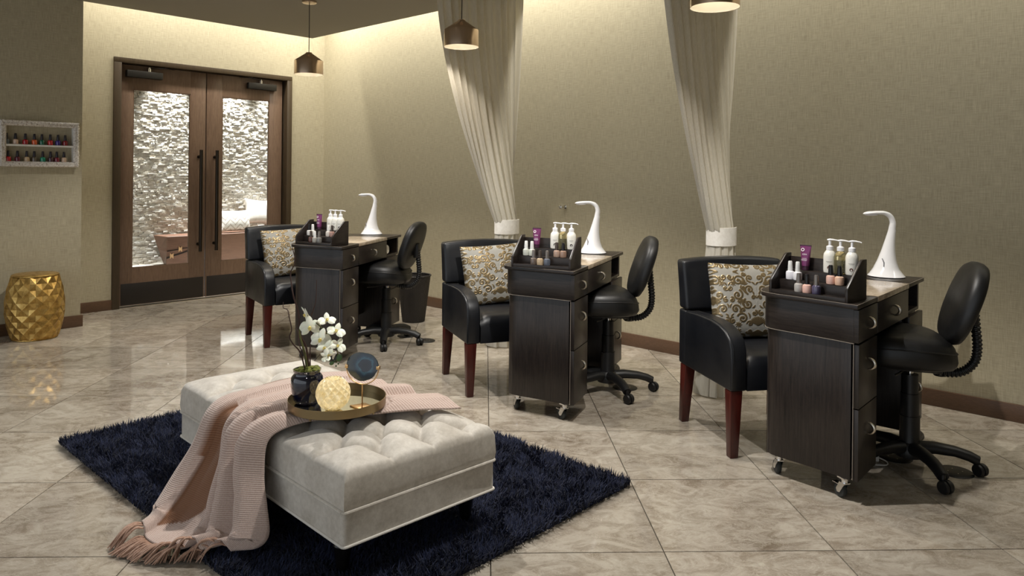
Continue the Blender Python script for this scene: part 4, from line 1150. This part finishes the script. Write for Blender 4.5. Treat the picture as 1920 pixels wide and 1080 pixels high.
fs_ = [(j * nx_ + i, j * nx_ + i + 1, (j + 1) * nx_ + i + 1, (j + 1) * nx_ + i) for j in range(ny_ - 1) for i in range(nx_ - 1)]
ring = [i for i in range(nx_)] + [j * nx_ + nx_ - 1 for j in range(1, ny_)] + [(ny_ - 1) * nx_ + i for i in range(nx_ - 2, -1, -1)] + [j * nx_ for j in range(ny_ - 2, 0, -1)]
m_ = len(ring); off = len(vs_)
for lv, zz in enumerate((.29, .263)):
    vs_ += [(vs_[i][0] * (1.006 if lv == 0 else 1.0), vs_[i][1] * (1.012 if lv == 0 else 1.0), zz) for i in ring]
prev = ring
for lv in range(2):
    cur = [off + lv * m_ + i for i in range(m_)]
    fs_ += [(prev[(i + 1) % m_], prev[i], cur[i], cur[(i + 1) % m_]) for i in range(m_)]; prev = cur
fs_.append(tuple(prev))
mb = MB(); mb.v = vs_; mb.f = fs_
cush = mb.build('tufted_cushion', M['velvet'], ot, ang=75)
for p in BT:
    i = int(np.argmin(np.abs(gx - p[0]))); j = int(np.argmin(np.abs(gy - p[1])))
    MB().ball((p[0], p[1], float(HZ[j, i]) + .003), (.011, .011, .006), 12, 6).build('button', M['velvet'], cush)
ap = MB().prism(rrect(-hX, -hY, hX, hY, .012, 3), .157, .262); apo = ap.build('apron', M['velvet'], ot)
def welt(z, r, d):
    P = rrect(-hX - d, -hY - d, hX + d, hY + d, .012, 4); P = [(x, y, z) for x, y in P]; P.append(P[0]); return MB().tube(P, r, 8, cap=False)
M['welt'] = plain('welt_cord', srgb(206, 202, 194), .7)
welt(.263, .0055, .003).build('piping', M['velvet'], ot); welt(.158, .0045, .002).build('piping', M['welt'], ot)
M['black_wood'] = plain('black_lacquer', srgb(14, 13, 13), .25)
for sx in (-1, 1):
    for sy in (-1, 1):
        MB().lathe([(.014, 0.022), (.017, .03), (.022, .06), (.028, .100), (.030, .118), (.026, .124), (.024, .128), (.029, .133), (.029, .141), (.024, .145), (.026, .158)], 20, Matrix.Translation((sx * (hX - .095), sy * (hY - .055), 0))).build('leg', M['black_wood'], ot)

# ================================================================== THROW
M['throw'] = NT('knit_throw')
_t = M['throw']; _at = _t.n('ShaderNodeAttribute', attribute_name='under'); _lv = _t.n('ShaderNodeAttribute', attribute_name='along')
_m = _t.n('ShaderNodeMath', operation='MULTIPLY'); _m.inputs[1].default_value = 2 * math.pi * 120; _t.l(_lv.outputs['Fac'], _m.inputs[0])
_s = _t.n('ShaderNodeMath', operation='SINE'); _t.l(_m.outputs[0], _s.inputs[0])
_n = _t.noise(_t.obj(), 220, 3, .6)
_a = _t.n('ShaderNodeMath', operation='MULTIPLY_ADD'); _a.inputs[1].default_value = .25; _a.inputs[2].default_value = .5; _t.l(_s.outputs[0], _a.inputs[0])
_top = _t.mix(.4, _t.ramp(_a.outputs[0], [(.25, srgb(154, 128, 116)), (.75, srgb(204, 186, 177))]), _t.ramp(_n, [(.3, srgb(162, 138, 126)), (.7, srgb(208, 190, 181))]))
_und = _t.ramp(_a.outputs[0], [(.2, srgb(112, 76, 54)), (.8, srgb(134, 97, 73))])
_t.set(base=_t.mix(_at.outputs['Fac'], _top, _und), rough=.85, sheen=.3, spec=.15); _t.bump(_a.outputs[0], .35, .003); M['throw'] = _t.m
M['tassel'] = mat_fabric('tassel_yarn', srgb(142, 108, 88), srgb(186, 152, 132), 150, .9, .3, (1, 1, 1))
LROW = [(-2.70, 1.87, .422), (-2.745, 1.72, .430), (-2.76, 1.55, .430), (-2.745, 1.42, .428), (-2.735, 1.335, .420), (-2.735, 1.275, .385), (-2.76, 1.235, .27), (-2.78, 1.185, .18), (-2.775, 1.125, .105), (-2.75, 1.07, .062), (-2.71, 1.015, .050)]
RROW = [(-2.00, 1.885, .420), (-2.09, 1.74, .428), (-2.17, 1.60, .430), (-2.24, 1.46, .428), (-2.30, 1.345, .415), (-2.325, 1.275, .375), (-2.315, 1.258, .27), (-2.275, 1.250, .18), (-2.245, 1.238, .10), (-2.255, 1.205, .068), (-2.315, 1.150, .055)]
NT_, NU_ = 130, 110
LC, RC = bez(LROW, NT_), bez(RROW, NT_)
FOLD = [(.00, .004), (.05, .016), (.12, .022), (.175, .018), (.19, -.004), (.24, -.010), (.33, -.010), (.375, .0), (.42, .010), (.47, .016), (.515, .004), (.545, -.006), (.59, .010), (.64, .034), (.685, .030), (.72, .000), (.755, -.006), (.80, .012), (.86, .036), (.92, .034), (.97, .012), (1.0, -.004)]
fu, fv = [f[0] for f in FOLD], [f[1] for f in FOLD]
vs_, und, alo = [], [], []
for j in range(NT_):
    v = j / (NT_ - 1); L_, R_ = Vector(LC[j]), Vector(RC[j])
    drop = min(1, max(0, (v - .36) / .16))                 # 0 on the cushion, 1 where it hangs
    lie = min(1, max(0, (v - .84) / .1))                   # lies on the rug
    for i in range(NU_):
        u = i / (NU_ - 1)
        wv = interp(v, [0, .36, .45, .62, .80, 1], [.05, .05, .12, .27, .36, .38]); a0 = .17
        us = u / a0 * .18 if u < a0 else .18 + (u - a0) / wv * .19 if u < a0 + wv else .37 + (u - a0 - wv) / (1 - a0 - wv) * .63
        us = min(1, us + (.02 * math.sin(9 * v + 1) * math.sin(math.pi * us) if us > .4 else 0))
        p = L_.lerp(R_, u)
        h = interp(us, fu, fv); amp = (.85 + .85 * drop) * (1 - .45 * lie)
        nrm = Vector((0, 0, 1)).lerp(Vector((-.30, -.95, .12)), drop * (1 - lie) ).normalized()
        if lie > 0: nrm = (nrm * (1 - lie) + Vector((0, 0, 1)) * lie).normalized()
        p = p + nrm * (max(h, -.002 if drop == 0 else -.012) * amp)
        bow = math.sin(math.pi * u)
        p += Vector((-.01, -.075, 0)) * bow * max(0, (v - .55) / .45) ** 1.3
        p += nrm * .004 * math.sin(23 * u + 9 * v) * math.sin(11 * v + 4 * u)
        if drop == 0: p.z = max(p.z, .424)
        if drop < .3 and math.hypot(p.x + 2.295, p.y - 1.54) < .19: p.z = min(p.z, .437)
        vs_.append(tuple(p))
        e = us - .183; w0 = .185 if v < .93 - .16 * max(0, us - .18) / .19 - .012 * math.sin(30 * u) else 0
        b = 1.0 if (v > .40 and 0 < e < w0) else 0.0
        if v < .40 and u < .055: b = 1.0
        und.append(b); alo.append(v * 1.25)
fs_ = [(j * NU_ + i, j * NU_ + i + 1, (j + 1) * NU_ + i + 1, (j + 1) * NU_ + i) for j in range(NT_ - 1) for i in range(NU_ - 1)]
thr = thing('throw_blanket', 'dusty pink knitted throw with brown fringe draped over the ottoman', 'blanket', (-2.5, 1.4, .05))
mb = MB(); mb.v = [(x + 2.5, y - 1.4, z - .05) for x, y, z in vs_]; mb.f = fs_
me = mb.mesh(recalc=False, ang=180); set_attr(me, 'under', und); set_attr(me, 'along', alo)
cl = link('blanket_cloth', me, M['throw'], thr)
sol = cl.modifiers.new('thickness', 'SOLIDIFY'); sol.thickness = .006; sol.offset = -1
NTS = 26
for q in range(NTS):
    u = (q + .5) / NTS; i = int(u * (NU_ - 1)); p = Vector(vs_[(NT_ - 1) * NU_ + i]); p0_ = Vector(vs_[(NT_ - 6) * NU_ + i])
    d = (p - p0_); d.z = 0; d = d.normalized(); d = (d + Vector((-.75, -.15, 0)) + Vector((random.uniform(-.12, .12), random.uniform(-.12, .12), 0))).normalized()
    mb = MB(); L = random.uniform(.075, .105)
    for s in range(9):
        sd = Vector((-d.y, d.x, 0)) * random.uniform(-.010, .010)
        e = p + d * L * random.uniform(.85, 1.1) + sd * 1.6
        ze = .022 if (RX0 < e.x < RX1 and e.y > RY0 + .02) else .008
        pts = bez([p - Vector((0, 0, .002)), p + d * .025 + sd * .4 + Vector((0, 0, .004)), p + d * L * .6 + sd + Vector((random.uniform(-.006, .006), random.uniform(-.006, .006), -.012)), (e.x, e.y, ze)], 9)
        mb.tube([(x + 2.5, y - 1.4, z - .05) for x, y, z in pts], [.0022, .0030, .0032, .0032, .0032, .003, .003, .0026, .0014], 5)
    mb.build('tassel', M['tassel'], thr)

# ================================================================== TRAY AND WHAT STANDS ON IT
ZT = .450
tr = thing('round_tray', 'round mirrored brass tray on the ottoman', 'tray', (-2.295, 1.54, ZT))
MB().lathe([(.165, .0005), (.172, .0), (.175, .002), (.1755, .032), (.1735, .032), (.172, .006), (.165, .005)], 64, cap0=True, cap1=True).build('rim', M['tray_metal'], tr, ang=30)
MB().lathe([(.1715, .0052), (.1715, .0068)], 64).build('mirror', M['mirror'], tr)
for q in range(4):
    a = q * math.pi / 2 + .35
    MB().lathe([(.005, -.012), (.006, -.002), (.006, .0005)], 10, Matrix.Translation((.155 * math.cos(a), .155 * math.sin(a), 0))).build('foot', M['tray_metal'], tr)
Z2 = ZT + .0072
RT, FW = Vector((.732, .681, 0)), Vector((-.681, .732, 0))      # picture-right and away from the camera
# -- orchid in a navy pot
po = Vector((-2.376, 1.463, Z2))
orc = thing('potted_orchid', 'white artificial orchid with curly twigs in a navy glazed pot', 'potted plant', po)
M['navy_glaze'] = NT('navy_glaze').set(base=srgb(14, 18, 40), rough=.08, coat=1.0).m
M['moss'] = NT('moss'); _t = M['moss']; _n = _t.noise(_t.obj(), 120, 4, .7); _t.set(base=_t.ramp(_n, [(.3, srgb(58, 66, 22)), (.7, srgb(136, 140, 62))]), rough=.95); _t.bump(_n, .8, .006); M['moss'] = _t.m
MB().lathe([(.036, 0), (.042, .002), (.050, .020), (.0565, .055), (.058, .085), (.056, .096), (.050, .104), (.047, .108), (.047, .118), (.050, .121), (.0505, .124), (.047, .124), (.045, .116)], 40, cap1=False).build('pot', M['navy_glaze'], orc, ang=60)
mo = MB()
for q in range(46):
    r = .042 * math.sqrt(random.random()); a = random.uniform(0, 6.28); s = random.uniform(.006, .012)
    mo.ball((r * math.cos(a), r * math.sin(a), .117 + random.uniform(0, .006) + .006 * (1 - r / .042)), (s, s, s * .7), 8, 5)
mo.lathe([(.045, .108), (.045, .118)], 20); mo.build('moss', M['moss'], orc)
M['twig'] = plain('twig_bark', srgb(58, 34, 26), .7); M['stem'] = plain('orchid_stem', srgb(84, 84, 38), .6)
K = .00196
def at(px, py, dz=0): return RT * ((px - 570) * K) + FW * dz + Vector((0, 0, (768 - py) * K))
def twig(name, pts, r0, r1, m, n=26, par=None):
    P = bez([tuple(at(*p)) for p in pts], n); return MB().tube(P, [r0 + (r1 - r0) * i / (n - 1) for i in range(n)], 7).build(name, m, par or orc)
twig('twig', [(572, 706, .01), (566, 665, .012), (556, 640, .0), (551, 600, .01), (545, 570, -.01), (539, 545, .0), (536, 525, .01), (546, 505, 0), (540, 478, 0)], .0042, .0016, M['twig'])
twig('twig', [(568, 706, -.01), (560, 672, -.02), (548, 655, -.03), (541, 642, -.03), (545, 628, -.03), (541, 605, -.035), (537, 592, -.03), (529, 588, -.03), (529, 578, -.03)], .0030, .0013, M['twig'])
twig('twig', [(573, 706, .02), (571, 670, .03), (573, 645, .03), (571, 615, .035), (577, 595, .03), (581, 578, .03), (582, 540, .03)], .0026, .0011, M['twig'])
twig('twig', [(569, 706, 0), (563, 682, .01), (552, 662, .02), (548, 640, .03), (543, 632, .03)], .0026, .0012, M['twig'])
twig('orchid_stem', [(572, 708, -.004), (567, 680, -.004), (560, 655, -.004), (556, 640, -.004), (557, 628, -.006), (566, 616, -.012), (584, 614, -.02), (604, 628, -.03), (622, 648, -.04), (632, 668, -.045), (630, 686, -.05)], .0040, .0014, M['stem'], 40)
M['petal'] = NT('orchid_petal').set(base=srgb(242, 240, 222), rough=.55, sss=.15).m
M['lip'] = plain('orchid_lip', srgb(226, 206, 120), .5); M['leaf'] = plain('orchid_leaf', srgb(62, 92, 48), .4)
def petal_mesh(l, w, cup):
    def f(u, v):
        a = v; wd = w * math.sin(math.pi * min(1, a * .93 + .05)) ** .75
        x = (u - .5) * 2 * wd; return (x, a * l, cup * a * a - .3 * x * x / max(w, 1e-4))
    return MB().grid(f, 7, 9).mesh(recalc=False, ang=180)
PM = {'big': petal_mesh(.033, .0185, -.008), 'nar': petal_mesh(.034, .0105, -.006)}
LIPM = MB().tube([(0, 0, .002), (0, -.004, .010), (0, -.012, .012)], [.003, .006, .002], 8).mesh()
def flower(px, py, dz, tilt, spin, s=1.0, yaw=0, half=False):
    base = Matrix.Translation(at(px, py, dz))
    # local z faces the camera, then turned
    face = Matrix(((RT.x, 0, -FW.x, 0), (RT.y, 0, -FW.y, 0), (0, 1, 0, 0), (0, 0, 0, 1)))
    m = base @ face @ Matrix.Rotation(math.radians(yaw), 4, 'Y') @ Matrix.Rotation(math.radians(tilt), 4, 'X') @ Matrix.Rotation(math.radians(spin), 4, 'Z') @ Matrix.Scale(s, 4)
    f = link('flower', LIPM.copy(), M['lip'], orc); f.matrix_local = m
    for k, (ang_, kind) in enumerate(((90, 'big'), (-90, 'big'), (0, 'nar'), (128, 'nar'), (-128, 'nar'))):
        p = link('petal', PM[kind].copy(), M['petal'], f); p.matrix_local = Matrix.Rotation(math.radians(ang_), 4, 'Z') @ Matrix.Rotation(math.radians(14 if half else -6), 4, 'X') @ Matrix.Translation((0, .001, .001 * k))
for a in ((579, 622, -.035, -8, 8, 1.15, 10), (568, 600, -.01, 20, 30, .85, -55, True), (608, 612, -.015, -50, 0, .95, 20, True), (602, 642, -.055, -15, -12, 1.15, 5), (628, 630, -.035, -45, -25, 1.0, 25, True),
          (612, 657, -.065, -30, -30, .9, 0, True), (633, 655, -.05, -35, -35, .9, 30, True), (616, 673, -.06, -60, 70, .85, 0, True)): flower(*a)
for px, py, l, sp in ((636, 677, .014, 20), (622, 687, .009, 60)):
    b = MB().ball((0, 0, 0), (.010 if l > .01 else .007, .0022, l), 14, 8).build('leaf', M['leaf'], orc)
    b.matrix_local = Matrix.Translation(at(px, py, -.05)) @ Matrix.Rotation(math.radians(42), 4, 'Z') @ Matrix.Rotation(math.radians(sp), 4, 'Y')
for px, py in ((627, 683), (634, 688), (630, 692)): MB().ball(tuple(at(px, py, -.05)), (.0028, .0028, .0038), 10, 6).build('bud', M['leaf'], orc)
# -- glowing mosaic globe
gp = Vector((-2.243, 1.487, Z2))
gl = thing('candle_globe', 'glowing yellow mosaic glass globe candle holder on the tray', 'candle holder', gp)
M['mosaic'] = NT('mosaic_glass')
_t = M['mosaic']; _n = _t.noise(_t.obj(), 60, 2, .5)
_c = _t.ramp(_n, [(.3, srgb(244, 230, 190)), (.7, srgb(252, 246, 226))])
_t.set(base=_c, rough=.25, emit=srgb(255, 226, 150), emits=.03)
_tr = _t.n('ShaderNodeBsdfTranslucent'); _t.l(_c, _tr.inputs[0]); _mx = _t.n('ShaderNodeMixShader'); _mx.inputs[0].default_value = .40
_t.l(_t.b.outputs[0], _mx.inputs[1]); _t.l(_tr.outputs[0], _mx.inputs[2]); _t.l(_mx.outputs[0], _t.out.inputs[0]); M['mosaic'] = _t.m
GR = .0615
def gnode(j, a, dr):
    th = math.radians(-72 + 132 * j / 10); r = (GR + dr) * math.cos(th)
    return (r * math.cos(2 * math.pi * a / 14), r * math.sin(2 * math.pi * a / 14), .0585 + (GR + dr) * math.sin(th))
mb = MB()
for j in range(-1, 10):
    for k in range(14):
        a = k + (j % 2) * .5; cj = j + 1
        if cj > 10: continue
        l, r, c = gnode(cj, a - .5, 0), gnode(cj, a + .5, 0), gnode(cj, a, -.0065)
        b = gnode(j, a, 0) if j >= 0 else None; t_ = gnode(j + 2, a, 0) if j + 2 <= 10 else None
        if b and t_: mb.add([b, r, t_, l, c], [(0, 1, 4), (1, 2, 4), (2, 3, 4), (3, 0, 4)])
        elif t_: mb.add([l, r, t_, c], [(1, 2, 3), (2, 0, 3), (0, 1, 3)])
        elif b: mb.add([l, b, r, c], [(0, 1, 3), (1, 2, 3), (2, 0, 3)])
mb.build('globe', M['mosaic'], gl, smooth=False, recalc=False)
MB().lathe([(.020, 0), (.022, .001), (.021, .004)], 24).build('base', M['mosaic'], gl)
MB().lathe([(.016, .006), (.018, .007), (.018, .030), (.014, .031)], 20).build('candle', plain('wax', srgb(246, 236, 208), .5), gl)
M['flame'] = NT('flame').set(base=(1, .8, .4, 1), emit=(1, .72, .30, 1), emits=12).m
MB().ball((0, 0, .041), (.004, .004, .009), 10, 8).build('flame', M['flame'], gl)
l = bpy.data.lights.new('candle_light', 'POINT'); l.energy = .035; l.color = (1, .84, .48); l.shadow_soft_size = .008
lo = bpy.data.objects.new('candle_light', l); COL.objects.link(lo); lo.parent = gl; lo.location = (0, 0, .062)
# -- agate slice on a brass stand
ap_ = Vector((-2.195, 1.578, Z2))
ag = thing('agate_stand', 'dark teal agate slice on a slim brass stand on the tray', 'ornament', ap_, math.radians(33))
MB().prism([(-.046, -.004), (.002, -.034), (.046, .004), (-.002, .034)], 0, .004).build('base_plate', M['brass'], ag, bevel=.0008)
MB().tube([(0, 0, .004), (0, 0, .083)], .0026, 10).build('post', M['brass'], ag)
RA = .059
MB().tube([(RA * 1.03 * math.sin(a), 0, .142 - RA * 1.03 * math.cos(a)) for a in np.linspace(-1.62, 1.62, 40)], .0022, 8).build('yoke', M['brass'], ag)
n = 72; outl = []
for k in range(n):
    a = 2 * math.pi * k / n; r = .054 * (1 + .05 * math.cos(2 * a + .4) + .03 * math.sin(3 * a) + .012 * math.sin(7 * a + 1) + .006 * math.sin(17 * a)); outl.append((r * math.cos(a) * 1.05, r * math.sin(a) * .97))
M['agate'] = NT('agate')
_t = M['agate']; _tc = _t.obj((1, 1, 1.12)); _d = _t.n('ShaderNodeVectorMath', operation='DISTANCE'); _t.l(_tc, _d.inputs[0]); _d.inputs[1].default_value = (.012, 0, .004)
_nz = _t.noise(_t.obj(), 34, 4, .6); _ml = _t.n('ShaderNodeMath', operation='MULTIPLY_ADD'); _ml.inputs[1].default_value = .030; _t.l(_nz, _ml.inputs[0]); _t.l(_d.outputs['Value'], _ml.inputs[2])
_sc = _t.n('ShaderNodeMath', operation='MULTIPLY'); _sc.inputs[1].default_value = 12.0; _t.l(_ml.outputs[0], _sc.inputs[0])
_t.set(base=_t.ramp(_sc.outputs[0], [(.22, srgb(8, 12, 24)), (.46, srgb(14, 24, 42)), (.52, srgb(52, 92, 110)), (.60, srgb(30, 62, 82)), (.66, srgb(20, 40, 56)), (.76, srgb(28, 42, 48)), (.9, srgb(50, 56, 54))]), rough=.14, coat=.5); M['agate'] = _t.m
sl = MB().prism(outl, -.0035, .0035, Matrix.Rotation(math.pi / 2, 4, 'X')); so = sl.build('agate_slice', M['agate'], ag, bevel=.001); so.location = (0, 0, .146); so.rotation_euler = (math.radians(-8), 0, 0)
for s in (-1, 1): MB().box(s * .0595 - .006, -.006, .138, s * .0595 + .006, .006, .150).build('clip', M['brass'], ag, bevel=.001)
